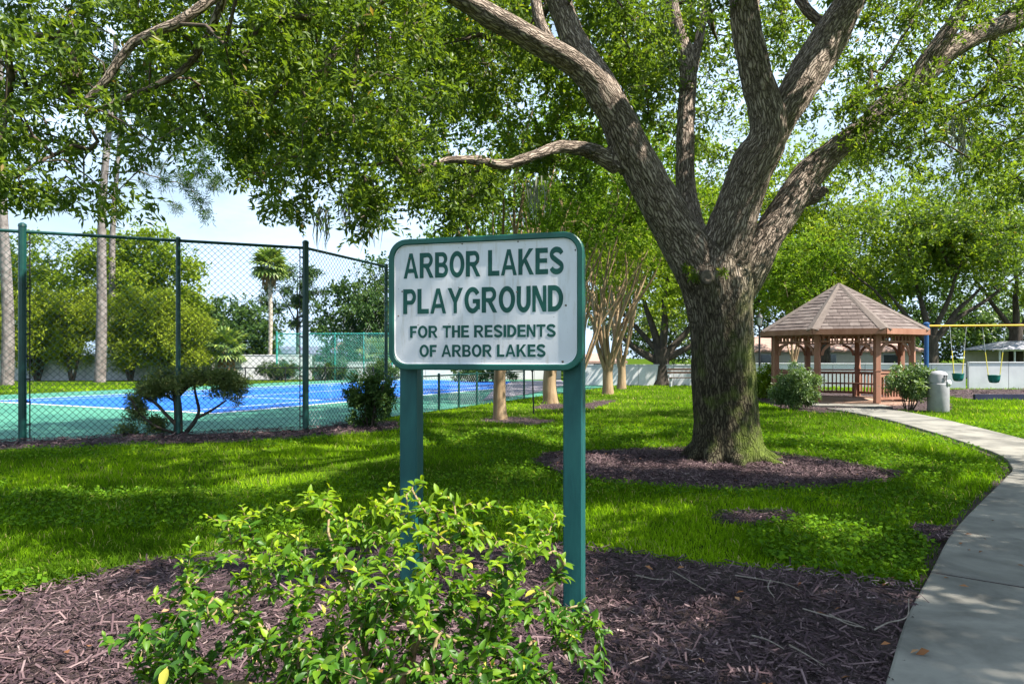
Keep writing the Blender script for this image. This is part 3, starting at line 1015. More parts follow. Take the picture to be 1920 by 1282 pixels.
oak_limbs = [
    limb([(1362, 880, 150, 0), (1362, 845, 146, 0), (1360, 790, 128, 0), (1356, 700, 124, 0), (1352, 600, 126, 0), (1346, 530, 138, 0), (1345, 490, 120, 0)]),
    limb([(1330, 560, 90, 0), (1300, 490, 96, -0.05), (1262, 425, 92, -0.15), (1230, 370, 86, -0.3), (1180, 275, 84, -0.5), (1140, 190, 70, -0.7), (1085, 125, 56, -0.9), (1000, 75, 52, -1.2), (870, 0, 46, -1.6), (720, -80, 40, -2.2), (560, -140, 32, -2.9), (420, -160, 26, -3.5)]),
    limb([(1180, 265, 64, -0.4), (1140, 175, 60, -0.2), (1085, 95, 58, 0.1), (1050, 10, 52, 0.3), (1010, -110, 44, 0.6), (960, -260, 34, 0.8), (900, -420, 24, 1.2)]),
    limb([(1160, 310, 40, -0.45), (1110, 283, 34, -0.6), (1050, 276, 28, -0.9), (1000, 292, 26, -1.1), (945, 308, 24, -1.3), (895, 300, 22, -1.5), (840, 300, 20, -1.7), (780, 325, 15, -1.9)]),
    limb([(1330, 500, 60, 0.3), (1292, 400, 50, 0.7), (1285, 330, 42, 0.9), (1286, 240, 38, 1.1), (1290, 120, 34, 1.4), (1266, 30, 26, 1.6), (1240, -120, 20, 1.9)]),
    limb([(1287, 180, 26, 1.2), (1308, 90, 22, 1.5), (1330, -30, 18, 1.8)]),
    limb([(1345, 555, 92, 0), (1352, 490, 104, -0.05), (1383, 390, 96, -0.2), (1412, 310, 92, -0.35), (1440, 250, 78, -0.45), (1418, 140, 64, -0.5), (1400, 40, 60, -0.6), (1385, -60, 54, -0.7), (1350, -230, 42, -0.8), (1290, -430, 30, -0.6)]),
    limb([(1425, 290, 70, -0.3), (1465, 215, 74, -0.25), (1525, 120, 76, -0.1), (1585, 20, 66, 0.1), (1640, -90, 54, 0.3), (1690, -250, 40, 0.6), (1720, -420, 28, 1.0)]),
    limb([(1375, 560, 70, 0), (1410, 500, 68, 0.05), (1455, 420, 64, 0.15), (1530, 315, 60, 0.3), (1625, 235, 52, 0.5), (1700, 170, 48, 0.65), (1790, 90, 46, 0.8), (1900, 40, 42, 1.0), (2050, -10, 34, 1.2), (2250, -60, 24, 1.4)]),
    limb([(1690, 180, 36, 0.6), (1745, 105, 38, 0.55), (1800, 25, 34, 0.5), (1850, -80, 28, 0.4), (1880, -230, 20, 0.3)]),
    limb([(1490, 380, 30, 0.25), (1530, 372, 24, 0.1), (1552, 352, 20, 0.05)]),
    # limbs reaching out of the picture: over the viewer and away behind
    limb([(1400, -20, 50, -0.6), (1330, -160, 44, -2.2), (1200, -420, 36, -3.8), (1000, -900, 28, -5.2), (800, -1600, 20, -6.3)]),
    limb([(1620, -40, 44, 0.2), (1750, -200, 38, -1.6), (2100, -480, 30, -3.4), (2600, -900, 20, -5.0)]),
    limb([(1400, 60, 44, -0.5), (1420, -80, 40, 1.2), (1440, -160, 32, 3.2), (1450, -180, 22, 5.2)]),
    limb([(560, -140, 28, -2.9), (440, -40, 24, -3.3), (395, 0, 22, -3.4), (330, 45, 21, -3.5), (250, 80, 19, -3.5), (200, 150, 17, -3.5), (150, 200, 12, -3.5)]),
    limb([(440, -70, 18, -3.2), (412, 15, 17, -3.0), (395, 60, 16, -2.9), (345, 130, 14, -2.8), (260, 175, 12, -2.7), (160, 215, 9, -2.6)]),
    limb([(800, -60, 28, -2.0), (700, 10, 20, -2.1), (672, 45, 19, -2.2), (625, 100, 15, -2.3), (590, 160, 10, -2.4)]),
    limb([(690, 25, 12, -2.15), (672, 90, 11, -2.1), (662, 160, 8, -2.1)]),
    limb([(1040, 90, 22, -1.1), (1012, 40, 24, -0.9), (1000, -30, 22, -0.6)]),
    limb([(1560, 60, 20, 0.2), (1500, 0, 22, 0.4), (1470, -120, 20, 0.8)]),
]
root_tubes = []
for i in range(9):
    a = i * 2 * math.pi / 9 + random.uniform(-.2, .2)
    R0, R1 = 0.33, random.uniform(0.6, 0.78)
    p = np.array([[OAK[0] + math.cos(a) * r, OAK[1] + math.sin(a) * r, z] for r, z in ((R0 * .6, 0.55), (R0, 0.26), (0.5, 0.07), (R1, 0.0), (R1 + .25, -0.12))])
    root_tubes.append(smooth_path(p, 0.1, np.array([0.16, 0.16, 0.12, 0.07, 0.04])))


def solid_wood(segs, voxel, smooth_it):
    mb = MB()
    for p, r in segs:
        mb.tube(p, r, 14)
    me = mb.mesh('wood')
    o = bpy.data.objects.new('wood_tmp', me)
    link(o)
    md = o.modifiers.new('r', 'REMESH')
    md.mode = 'VOXEL'
    md.voxel_size = voxel
    ms = o.modifiers.new('s', 'SMOOTH')
    ms.factor = 0.5
    ms.iterations = smooth_it
    dg = bpy.context.evaluated_depsgraph_get()
    e = o.evaluated_get(dg)
    m2 = e.to_mesh()
    V = np.zeros(len(m2.vertices) * 3, np.float32)
    m2.vertices.foreach_get('co', V)
    V = V.reshape(-1, 3).astype(float)
    Nn = np.zeros(len(m2.vertices) * 3, np.float32)
    m2.vertices.foreach_get('normal', Nn)
    Nn = Nn.reshape(-1, 3).astype(float)
    fq = [tuple(p.vertices) for p in m2.polygons]
    fq = np.array([q if len(q) == 4 else (*q, q[-1]) for q in fq if len(q) == 4], int)
    e.to_mesh_clear()
    bpy.data.objects.remove(o)
    return V, fq, Nn


big_limbs = oak_limbs[:14]
V, Q, Nn = solid_wood(big_limbs + root_tubes, 0.027, 6)
bc = np.concatenate([bark_coords(V[i:i + 15000], big_limbs) for i in range(0, len(V), 15000)])
rid = vnoise(bc * np.array([15, 15, 3.2]))
rid2 = vnoise(bc * np.array([5, 5, 1.6]) + 7)
V = V + Nn * ((np.abs(rid - 0.5) * 2 - 0.5) * 0.022 + (rid2 - 0.5) * 0.05)[:, None]
oak = thing('oak_tree', 'massive oak with furrowed mossy trunk and spreading limbs in a mulch ring', 'tree', OAK)
np_obj('trunk', V, Q, M['oak_bark'], oak, smooth=True, attrs={'bark': bc})
# smaller visible boughs and a cut stub
for p, r in oak_limbs[14:]:
    v_, q_ = tube_np(p, r, 9)
    np_obj('bough', v_, q_, M['oak_bark'], oak, smooth=True, attrs={'bark': bark_coords(v_, [(p, r)])})


def region(poly, d0, d1, n):
    poly = np.array(poly, float)
    lo, hi = poly.min(0), poly.max(0)
    P = rng.uniform(lo, hi, (n * 8, 2))
    P = P[inside(poly, P)][:n]
    d = rng.uniform(d0, d1, len(P))
    return np.stack([(P[:, 0] - CX) / F * d, d, EYE + (HY - P[:, 1]) / F * d], 1)


vis = [
    region([(-160, -60), (420, -60), (475, 110), (440, 200), (350, 260), (280, 290), (235, 360), (190, 395), (110, 400), (60, 360), (-20, 400), (-160, 380)], 6.2, 9.3, 150),
    region([(440, -60), (780, -60), (830, 120), (800, 330), (740, 410), (690, 440), (655, 370), (600, 370), (560, 420), (500, 400), (450, 330), (425, 240), (470, 110)], 6.6, 9.6, 150),
    region([(780, -60), (1350, -60), (1330, 60), (1230, 180), (1100, 60), (980, 130), (960, 240), (830, 260), (790, 120)], 9.0, 13.5, 80),
    region([(800, 310), (960, 320), (930, 380), (840, 420), (770, 400), (740, 350)], 8.0, 10.2, 26),
    region([(1420, -60), (1500, -60), (1480, 100), (1440, 120)], 10.5, 13.5, 10),
    region([(1640, -60), (2060, -60), (2060, 330), (1800, 300), (1640, 330), (1560, 240), (1610, 90)], 9.5, 14.0, 125),
    region([(1560, 190), (1760, 120), (1720, 240), (1600, 290)], 8.9, 10.2, 14),
    region([(1820, 180), (2060, 180), (2060, 420), (1830, 390)], 8.8, 11.0, 16),
]
vis = np.vstack(vis)
back = np.vstack([
    region([(480, -60), (1080, -60), (1010, 240), (820, 300), (540, 290), (470, 160)], 11.0, 15.0, 60),
    region([(1100, -60), (1560, -60), (1530, 240), (1330, 320), (1190, 210)], 12.5, 17.0, 125),
    region([(1560, -60), (2080, -60), (2080, 330), (1800, 330), (1560, 330)], 12.5, 17.0, 130)])


def to_sun(x0, x1, y0, y1, n, z0, z1):
    """crown points that lie between a piece of ground and the sun"""
    z = rng.uniform(z0, z1, n)
    g_ = np.stack([rng.uniform(x0, x1, n), rng.uniform(y0, y1, n), np.zeros(n)], 1)
    return g_ + SUN * (z / SUN[2])[:, None]


def unseen(c):
    yy = np.maximum(c[:, 1], 0.3)
    py_ = HY - (c[:, 2] - EYE) / yy * F
    px_ = CX + c[:, 0] / yy * F
    return (py_ < -90) | (px_ < -260) | ((px_ > 2180) & ~((c[:, 1] > 7) & (c[:, 2] < 5.5)))


# the rest of the crown: above the picture, over the viewer and away to the sides, with wide gaps between its sprays
cand = ellipsoid_points(2400, (1.9, 7.6, 7.2), (10.2, 9.6, 5.2), 0.6, 4.6)
cand = cand[unseen(cand) & (cand[:, 1] > -2.5)]


def gappy(c, lo):
    h = c - SUN * (c[:, 2:3] / SUN[2])  # gaps follow the sun's rays, shaped to leave sun patches on the ground
    v = vnoise(np.stack([h[:, 0] * .42 + 3.3, h[:, 1] * .62, np.full(len(h), 4.0)], 1)) * .7 + vnoise(np.stack([h[:, 0] * 1.1, h[:, 1] * 1.5, np.full(len(h), 9.0)], 1)) * .3
    return v > lo


h_ = cand - SUN * (cand[:, 2:3] / SUN[2])
thin = ((h_[:, 1] < 6.2) & (h_[:, 0] < 0.3)) | ((h_[:, 1] > 12.0) & (h_[:, 0] > -2.5))  # crown thinned where the ground below should be sunlit
cand = cand[gappy(cand, 0.53) & ~(thin & (rng.uniform(size=len(cand)) < 0.6))][:300]
over = to_sun(1.0, 5.6, 1.2, 8.0, 150, 5.0, 8.5)  # unseen clumps added to shade the near sidewalk
over = over[unseen(over) & gappy(over, 0.28)]
shade = to_sun(-10.5, -2.2, 12.0, 16.4, 200, 5.2, 8.2)  # clumps added to cast shade on the near court
back = back[gappy(back, 0.33)]
shade = shade[gappy(shade, 0.1)]
cand = np.vstack([cand, over])
nodes = np.vstack([p[::2] for p, r in oak_limbs[1:]])
nrad = np.concatenate([r[::2] for p, r in oak_limbs[1:]])
ch = grow(nodes, nrad, np.vstack([vis, back, shade, cand]), 0.28, 0.0055)
bv, bf, _ = branch_mesh(ch, 5)
np_obj('twigs', bv, bf, M['twig'], oak, smooth=True)['kind'] = 'stuff'
lv = join([leaf_cloud(vis, rng.uniform(0.18, 0.44, len(vis)), 25, 6, 0.092, 0.034, 0.45, 0.7),
           leaf_cloud(back, rng.uniform(0.45, 0.75, len(back)), 26, 5, 0.125, 0.05, 0.3, 0.8),
           leaf_cloud(shade, rng.uniform(0.40, 0.65, len(shade)), 38, 5, 0.125, 0.055, 0.3, 0.7),
           leaf_cloud(cand, rng.uniform(0.40, 0.65, len(cand)), 42, 5, 0.155, 0.078, 0.25, 0.6)])
np_obj('crown', lv[0], lv[1], M['oak_leaf'], oak, rnd=lv[2])['kind'] = 'stuff'


def strands(spots, n, ln, wd):
    """hanging moss: thin drooping ribbons"""
    Vs, Fs, Rs, c = [], [], [], 0
    for s in spots:
        for _ in range(n):
            a = np.array(s) + rng.normal(0, 0.07, 3)
            L = ln * random.uniform(0.4, 1.1)
            pts = [a + np.array([rng.normal(0, 0.02), rng.normal(0, 0.02), -L * t]) for t in (0, .35, .7, 1)]
            ang = random.uniform(0, 6.3)
            sd = np.array([math.cos(ang), math.sin(ang), 0]) * wd
            for k_, p in enumerate(pts):
                Vs += [p - sd * (1 - k_ / 3.3), p + sd * (1 - k_ / 3.3)]
            for k_ in range(3):
                Fs.append((c + 2 * k_, c + 2 * k_ + 1, c + 2 * k_ + 3, c + 2 * k_ + 2)); Rs.append(random.random())
            c += 8
    return np.array(Vs), np.array(Fs), np.array(Rs)


sv = strands([Wp(660, 355, 8.4), Wp(655, 370, 8.4), Wp(690, 400, 8.5), Wp(1008, 345, 9.1), Wp(1790, 230, 10.4), Wp(880, 330, 8.8), Wp(605, 400, 8.2), Wp(1800, 260, 10.3)], 26, 0.45, 0.012)
np_obj('hanging_moss', sv[0], sv[1], M['moss'], oak, rnd=sv[2])['kind'] = 'stuff'
# small fern tufts in the crotch of the trunk
fv = leaf_cloud(np.array([Wp(1290, 505, TD - .55), Wp(1355, 512, TD - .62), Wp(1300, 520, TD - .55)]), 0.06, 16, 5, 0.07, 0.022, 0.1, 0.8)
np_obj('fern_tuft', fv[0], fv[1], M['oak_leaf'], oak, rnd=fv[2])['kind'] = 'stuff'


for kx_, ky_, kd_, kr_ in ((1326, 520, .62, .075), (1112, 279, -.12, .04)):
    c_ = Wp(kx_, ky_, TD - kd_ if kd_ > 0 else TD - .85)
    mb = MB().lathe([(kr_ * 1.25, -.06), (kr_ * 1.2, 0), (kr_ * .95, .03), (kr_ * .6, .02), (kr_ * .3, .005)], (0, 0, 0), 14)
    mb.v = [(c_[0] + p[0], c_[1] - p[2], c_[2] + p[1] * 1.15) for p in mb.v]
    o_ = mb.build('knot', M['oak_knot'], oak, smooth=True)


# ---- the other trees
def crown_tree(name, label, base, limbs, targets, R, sprigs, per, L, Wd, lmat, bmat, cat='tree', group=None, tip=0.008, step=0.6, droop=0.25, flat=0.75, bn=5, shell=0.45, extra=None):
    t = thing(name, label, cat, base, group)
    parts = [tube_np(p, r, 10) for p, r in limbs]
    nodes = np.vstack([p for p, r in limbs]); nr = np.concatenate([r for p, r in limbs])
    parts += [tube_np(p, r, bn) for p, r in grow(nodes, nr, targets, step, tip)]
    V, Q, _ = join(parts)
    np_obj('trunk', V, Q, bmat, t, smooth=True)
    lv = leaf_cloud(targets, R, sprigs, per, L, Wd, droop, flat, shell=shell)
    np_obj('crown', lv[0], lv[1], lmat, t, rnd=lv[2])['kind'] = 'stuff'
    return t


def wobble_limb(a, b, r0, r1, bow=(0, 0, 0), step=0.4, jit=0.06):
    a = np.array(a, float); b = np.array(b, float)
    L = np.linalg.norm(b - a)
    n = max(3, int(L / 1.0))
    P = [a + (b - a) * u + np.array(bow) * math.sin(u * math.pi) + (rng.normal(0, jit, 3) if 0 < k_ < n else 0) for k_, u in enumerate(np.linspace(0, 1, n + 1))]
    return smooth_path(np.array(P), step, np.linspace(r0, r1, n + 1))


def vase_tree(label, px, py, w, stems, top, crown, ncl, R, lmat, name='crape_myrtle', lean=(0, 0), sprigs=34, L=0.11, Wd=0.062, spread=2.4, fork=1.0, leafy=None):
    g = Gp(px, py); b = np.array([g[0], g[1], 0.0])
    d = g[1]
    r = w / 2 / F * d * .88
    wx = random.uniform(-.05, .05)
    limbs = [smooth_path(np.array([b + [0, 0, -.1], b + [wx * .3, 0, .12], b + [wx, .02, fork * .5], b + [-wx * .5, 0, fork + .25]]), 0.12, np.array([r * 1.35, r * 1.1, r * .95, r * .9]))]
    for i in range(stems):
        a = i * 2 * math.pi / stems + random.uniform(-.3, .3)
        sp = spread * random.uniform(0.45, 1.0)
        z1 = top * random.uniform(0.72, 1.0)
        e = b + [math.cos(a) * sp + lean[0], math.sin(a) * sp + lean[1], z1]
        m1 = b + [math.cos(a) * r * .5, math.sin(a) * r * .5, fork * random.uniform(.7, 1.05)]
        m2 = m1 + (e - m1) * 0.38 + np.array([0, 0, 0.35])
        rr = r * random.uniform(0.3, 0.46)
        q1 = m1 + (m2 - m1) * .55 + rng.normal(0, .09, 3); q2 = m2 + (e - m2) * .5 + rng.normal(0, .16, 3)
        limbs.append(smooth_path(np.array([m1, q1, m2, q2, e]), 0.25, np.array([rr, rr * .85, rr * .7, rr * .45, rr * .22])))
        if random.random() < .8:
            k_ = len(limbs[-1][0]) // 3
            s = limbs[-1][0][k_]
            e2 = s + np.array([math.cos(a + .9) * sp * .6, math.sin(a + .9) * sp * .6, (z1 - s[2]) * .85])
            limbs.append(smooth_path(np.array([s, s + (e2 - s) * .5 + [0, 0, .2], e2]), 0.4, np.array([rr * .55, rr * .42, rr * .16])))
    T = ellipsoid_points(ncl, b + np.array(crown[0]), crown[1], 0.55)
    return crown_tree(name, label, b, limbs, T, rng.uniform(R * .7, R * 1.2, len(T)), sprigs, 5, L, Wd, lmat, M['myrtle_bark'], tip=0.006, step=0.5)


ct = vase_tree('crape myrtle with smooth tan trunk seen just below the middle of the sign', 938, 786, 27, 8, 7.2, ((0.1, 0.3, 6.6), (3.3, 3.0, 3.1)), 115, 0.5, M['myrtle_leaf'], spread=2.0, fork=1.4)
bl = leaf_cloud(np.array([Wp(738, 70, 15.6), Wp(760, 58, 15.6)]), .14, 24, 5, .06, .05, 0, .9)
np_obj('blossom', bl[0], bl[1], M['blossom'], ct, rnd=bl[2])['kind'] = 'stuff'
vase_tree('crape myrtle with peeling pale trunk seen beside the right sign post', 1033, 756, 30, 9, 8.0, ((0.6, 0.2, 6.6), (3.2, 3.0, 2.7)), 100, 0.55, M['myrtle_leaf'], spread=2.6, fork=1.3, sprigs=30, L=0.13, Wd=0.07)
vase_tree('crape myrtle with orange peeling trunk nearest the right edge of the sign', 1140, 739, 22, 12, 7.0, ((0.2, 0.2, 6.4), (3.6, 3.2, 3.0)), 100, 0.62, M['pale_leaf'], spread=2.5, fork=1.3, sprigs=26, L=0.16, Wd=0.085)
vase_tree('slender crape myrtle just behind the orange barked one', 1165, 729, 18, 8, 8.0, ((0.9, 0.2, 7.6), (3.4, 3.0, 3.2)), 80, 0.7, M['pale_leaf'], spread=2.2, fork=1.3, sprigs=26, L=0.18, Wd=0.09)
vase_tree('crape myrtle leaning right from behind the sign edge', 1086, 757, 14, 5, 7.5, ((2.0, 0.4, 7.0), (2.8, 2.6, 2.6)), 60, 0.6, M['myrtle_leaf'], spread=1.3, lean=(1.6, 0), fork=0.9, sprigs=26, L=0.15, Wd=0.08)
vase_tree('small bare stemmed crape myrtle seen through the gazebo', 1488, 724, 11, 6, 4.6, ((0.0, 0, 6.0), (2.6, 2.4, 2.2)), 40, 0.7, M['myrtle_leaf'], spread=1.5, fork=1.4, sprigs=24, L=0.2, Wd=0.1)


def oak_like(label, px, py, w, forks, crown, ncl, R, lmat, sprigs=28, L=0.2, Wd=0.1, bmat=None, forkz=1.6, shape=0.6, name='oak_tree', per=5, group=None, zmin=None, tip=0.012):
    g = Gp(px, py); b = np.array([g[0], g[1], 0.0]); d = g[1]
    r = w / 2 / F * d
    limbs = [smooth_path(np.array([b + [0, 0, -.2], b + [0, 0, .3], b + [0, 0, forkz * .7], b + [0, 0, forkz + .3]]), 0.3, np.array([r * 1.6, r * 1.15, r, r * .95]))]
    for (dx, dy, dz, f) in forks:
        limbs.append(wobble_limb(b + [0, 0, forkz * random.uniform(.75, 1.05)], b + [dx, dy, dz], r * f, r * f * .25, bow=(dx * .05, 0, -0.25 if dz < 5 else 0.2)))
    T = ellipsoid_points(ncl, b + np.array(crown[0]), crown[1], shape, zmin)
    return crown_tree(name, label, b, limbs, T, rng.uniform(R * .7, R * 1.25, len(T)), sprigs, per, L, Wd, lmat, bmat or M['dark_bark'], group=group, tip=tip)


oak_like('dark trunked oak with many low forking limbs before the white wall', 1240, 722, 30,
         [(-2.6, 0, 3.2, .6), (-1.0, .3, 5.2, .6), (.3, -.3, 5.6, .6), (2.4, 0, 4.6, .55), (3.4, .2, 3.4, .5), (-3, 1, 5, .4)],
         ((0, 0.5, 6.6), (5.2, 4.5, 3.4)), 130, 0.85, M['pale_leaf'], 26, 0.23, 0.12, zmin=3.5)
oak_like('dark limbed oak rising behind the trash can and gazebo', 1746, 716, 24,
         [(-2.5, 0, 5.2, .55), (-.8, .4, 6.4, .6), (3.0, 0, 5.6, .6), (6.0, .6, 6.6, .45), (1.2, -1, 7, .5), (-4.6, .4, 6.6, .4)],
         ((1.0, 0, 8.2), (7.6, 5.0, 3.4)), 185, 0.95, M['oak_leaf'], 26, 0.24, 0.13, forkz=2.4, zmin=4.8)
oak_like('tall bright green tree behind the gazebo roof', 1545, 708, 22,
         [(-3, 0, 7, .5), (0, 0, 9, .6), (3, 0, 7.5, .5), (1, 1, 10, .5)], ((0, 0, 10.0), (7.5, 5.5, 6.8)), 230, 1.15, M['pale_leaf'], 26, 0.27, 0.14, forkz=3.0, shape=0.45)
oak_like('tall light green tree at the far right beyond the swings', 1905, 708, 22,
         [(-3, 0, 7, .5), (0, 0, 9, .6), (3, 0, 7.5, .5)], ((0, 0, 11.2), (8.2, 5.5, 6.4)), 215, 1.15, M['pale_leaf'], 26, 0.27, 0.14, forkz=3.5, shape=0.45)
oak_like('tall green tree between the oak trunk and the lamp post', 1380, 705, 24,
         [(-3, 0, 7, .5), (0, 0, 10, .6), (3, 0, 8, .5)], ((0, 0, 11.0), (8.5, 5.0, 8.0)), 230, 1.25, M['pale_leaf'], 26, 0.28, 0.15, forkz=3.5, shape=0.45)
# trees further away, beyond the walls
BGT = [
    (1130, 698, 'green tree beyond the wall right of the sign', 'pale_leaf', (0, 0, 10.5), (9, 5, 8), 190, 1.5),
    (960, 699, 'broad green tree beyond the court directly behind the sign', 'myrtle_leaf', (0, 0, 9.5), (9, 5, 8), 180, 1.5),
    (800, 700, 'green tree beyond the court left of the sign middle', 'far_leaf', (0, 0, 6.5), (6.5, 5, 5.2), 110, 1.3),
    (655, 704, 'full crowned green tree behind the far green fence', 'far_leaf', (1.2, 0, 4.2), (4.0, 3.4, 3.4), 110, 0.95),
    (450, 700, 'dark rounded tree behind the tall palm', 'far_leaf', (0, 0, 3.6), (4.2, 3.4, 2.8), 90, 0.95),
    (400, 698, 'bluish green tree behind the small palm', 'far_leaf', (0, 0, 4.0), (4.0, 3.4, 3.2), 90, 0.95),
    (1660, 699, 'grey green tree filling the view through the gazebo', 'far_leaf', (0, 0, 6.0), (9, 5, 5.6), 170, 1.4),
    (1840, 700, 'leafy tree behind the swings', 'shrub_leaf', (0, 0, 3.6), (6.5, 4, 3.4), 120, 1.1),
    (1960, 700, 'leafy tree above the pool enclosure', 'far_leaf', (0, 0, 4.2), (5, 4, 4.2), 90, 1.1),
    (1500, 697, 'green tree behind the red roofed house', 'far_leaf', (0, 0, 7.5), (8, 5, 5), 130, 1.4),
    (1240, 697, 'tree mass beyond the wall behind the low forked oak', 'shrub_leaf', (0, 0, 5), (7, 4, 4.6), 120, 1.3),
]
for (px, py, lab, lm, c, r, ncl, R) in BGT:
    oak_like(lab, px, py, 9, [(-1.5, 0, c[2] * .8, .6), (1.5, 0, c[2] * .85, .6), (0, 0, c[2], .6)], (c, r), ncl, R, M[lm], 16, 0.35, 0.20, forkz=max(1.5, c[2] - r[2] * .9),
             shape=0.45, name='background_tree', per=5, group='trees beyond the walls', tip=0.016)
oak_like('bright yellow green broadleaf tree behind the pines and hedge', 235, 701, 13, [(-2, 0, 7, .6), (2.5, 0, 6.5, .6), (0, 0, 9, .6)],
         ((0.3, 0, 7.2), (6.6, 4.4, 5.4)), 190, 1.15, M['pale_leaf'], 30, 0.33, 0.2, forkz=2.5, shape=0.5, name='broadleaf_tree')
oak_like('yellow green broadleaf tree at the far left behind the pine', 20, 700, 13, [(-2, 0, 7, .6), (2.5, 0, 6.5, .6), (0, 0, 9, .6)],
         ((0, 0, 7.0), (6.0, 4.4, 6.4)), 150, 1.15, M['pale_leaf'], 28, 0.33, 0.2, forkz=2.5, shape=0.5, name='broadleaf_tree')
# open, layered pine crown right of the palm
oak_like('open crowned pine right of the tall palm', 558, 698, 6, [(-2, 0, 8, .5), (2, 0, 7.6, .5), (0, 0, 9, .7)],
         ((0, 0, 7.2), (3.4, 2.4, 2.8)), 34, 0.62, M['pine_leaf'], 26, 0.34, 0.1, forkz=5.0, shape=0.4, name='pine_tree', per=7)


def tall_pine(label, px, py, w, bendx, height, tufts):
    g = Gp(px, py); b = np.array([g[0], g[1], 0.0]); d = g[1]
    r = w / 2 / F * d * .86
    P = np.array([b + [bendx * u * u + 0.08 * math.sin(u * 9), 0, height * u - .2] for u in np.linspace(0, 1, 12)])
    limbs = [smooth_path(P, 0.5, np.linspace(r * 1.12, r * .45, 12))]
    T = np.array([Wp(x, y, d + random.uniform(-1, 1)) for x, y in tufts] + [tuple(P[-1] + [random.uniform(-3, 3), random.uniform(-3, 3), random.uniform(-2.5, 1.5)]) for _ in range(26)])
    return crown_tree('pine_tree', label, b, limbs, T, 0.42, 26, 9, 0.34, 0.028, M['pine_leaf'], M['pine_bark'], tip=0.014, step=0.5, group='tall pines by the court', flat=0.9, shell=0.3)


tall_pine('tall pine trunk left of the fence post at the picture edge', 13, 722, 23, -0.6, 19, [(20, 200), (-40, 160)])
tall_pine('tall leaning pine trunk between the two left fence posts', 187, 717, 21, 0.9, 20,
          [(375, 275), (385, 300), (370, 325), (345, 330), (410, 335), (400, 350), (352, 352), (372, 375), (385, 400), (330, 280), (310, 340)])
tall_pine('pine trunk standing close behind the leaning pine', 208, 703, 15, 0.8, 22, [(300, 310), (330, 390), (270, 345)])


def shrub(name, label, base, c, r, ncl, R, lmat, bmat, sprigs, per, L, Wd, stems=5, cat='shrub', group=None, droop=0.1, flat=0.9, tip=0.005, shape=0.4, stem_r=0.02, zmin=0.05, shell=0.45):
    b = np.array([base[0], base[1], 0.0])
    limbs = []
    for i in range(stems):
        a = i * 2 * math.pi / stems + random.uniform(-.4, .4)
        e = b + np.array(c) + np.array([math.cos(a) * r[0] * .5, math.sin(a) * r[1] * .5, r[2] * random.uniform(-.2, .5)])
        limbs.append(wobble_limb(b + [math.cos(a) * .06, math.sin(a) * .06, -.05], e, stem_r, stem_r * .4, step=0.25, jit=0.03))
    T = ellipsoid_points(ncl, b + np.array(c), r, shape, zmin)
    return crown_tree(name, label, b, limbs, T, rng.uniform(R * .7, R * 1.25, len(T)), sprigs, per, L, Wd, lmat, bmat, cat, group, tip, 0.25, droop, flat, shell=shell)


# tall soft conifers forming the screen behind the court
for px, h, lab in [(-40, 5.2, 'outermost soft green conifer of the screen, cut by the left picture edge'), (70, 5.6, 'soft green conifer just right of the left corner fence post'),
                   (135, 5.9, 'soft green conifer left of the leaning pine trunk'), (245, 5.7, 'soft green conifer just right of the leaning pine trunk'),
                   (305, 5.5, 'soft green conifer left of the middle fence post'), (345, 4.6, 'lowest soft green conifer, right end of the screen')]:
    g = Gp(px, 714)
    shrub('screen_conifer', lab, g, (0, 0, h * .54), (1.55, 1.3, h * .46), 80, 0.55, M['conifer_leaf'], M['dark_bark'], 30, 5, 0.26, 0.06, 5, 'conifer', 'conifer screen behind the court', -0.6, 1.1, 0.012, stem_r=0.09, zmin=0.9)

# trimmed hedges against the far wall
for px, py, r, lab in [(525, 712.5, (1.35, .9, .62), 'rounded trimmed hedge left of the tall fence post'), (628, 712.5, (1.55, .9, .62), 'wide trimmed hedge below the bare palm stub'),
                       (715, 713.5, (1.1, .8, .6), 'trimmed hedge at the left edge of the sign'), (905, 716, (2.2, .8, .55), 'dark low hedge seen under the sign')]:
    shrub('hedge', lab, Gp(px, py), (0, 0, r[2]), r, 80, 0.26, M['far_leaf'], M['dark_bark'], 22, 5, 0.10, 0.06, 4, 'hedge', 'hedges along the wall', stem_r=0.03)

# ------------------------------------------------------------------ palms
def fan_leaf(n=15, L=1.0, arc=250):
    """one fan frond lying in the local xz plane: petiole along +x, then pleated leaflets"""
    V, T, R = [], [], []
    def tri(a, b, c, r):
        i = len(V); V.extend([a, b, c]); T.append((i, i + 1, i + 2)); R.append(r)
    pw = 0.015 * L
    tri((0, -pw, 0), (0, pw, 0), (0.55 * L, 0, 0.02), 0.7)
    o = np.array([0.5 * L, 0, 0.0])
    for k_ in range(n):
        a = math.radians(-arc / 2 + arc * k_ / (n - 1))
        ln = L * (0.62 - 0.12 * abs(k_ - (n - 1) / 2) / n)
        d = np.array([math.cos(a), math.sin(a), 0.0])
        s = np.array([-math.sin(a), math.cos(a), 0.0])
        m = o + d * ln * .55 + np.array([0, 0, 0.04 * L])
        t = o + d * ln + np.array([0, 0, -0.12 * L])
        w = 0.055 * L
        r = random.uniform(.2, .9)
        tri(tuple(o), tuple(m - s * w), tuple(m + s * w), r)
        tri(tuple(m - s * w), tuple(t), tuple(m + s * w), r)
    return np_mesh('frond', np.array(V), np.array(T), M['palm_leaf'], rnd=np.array(R))


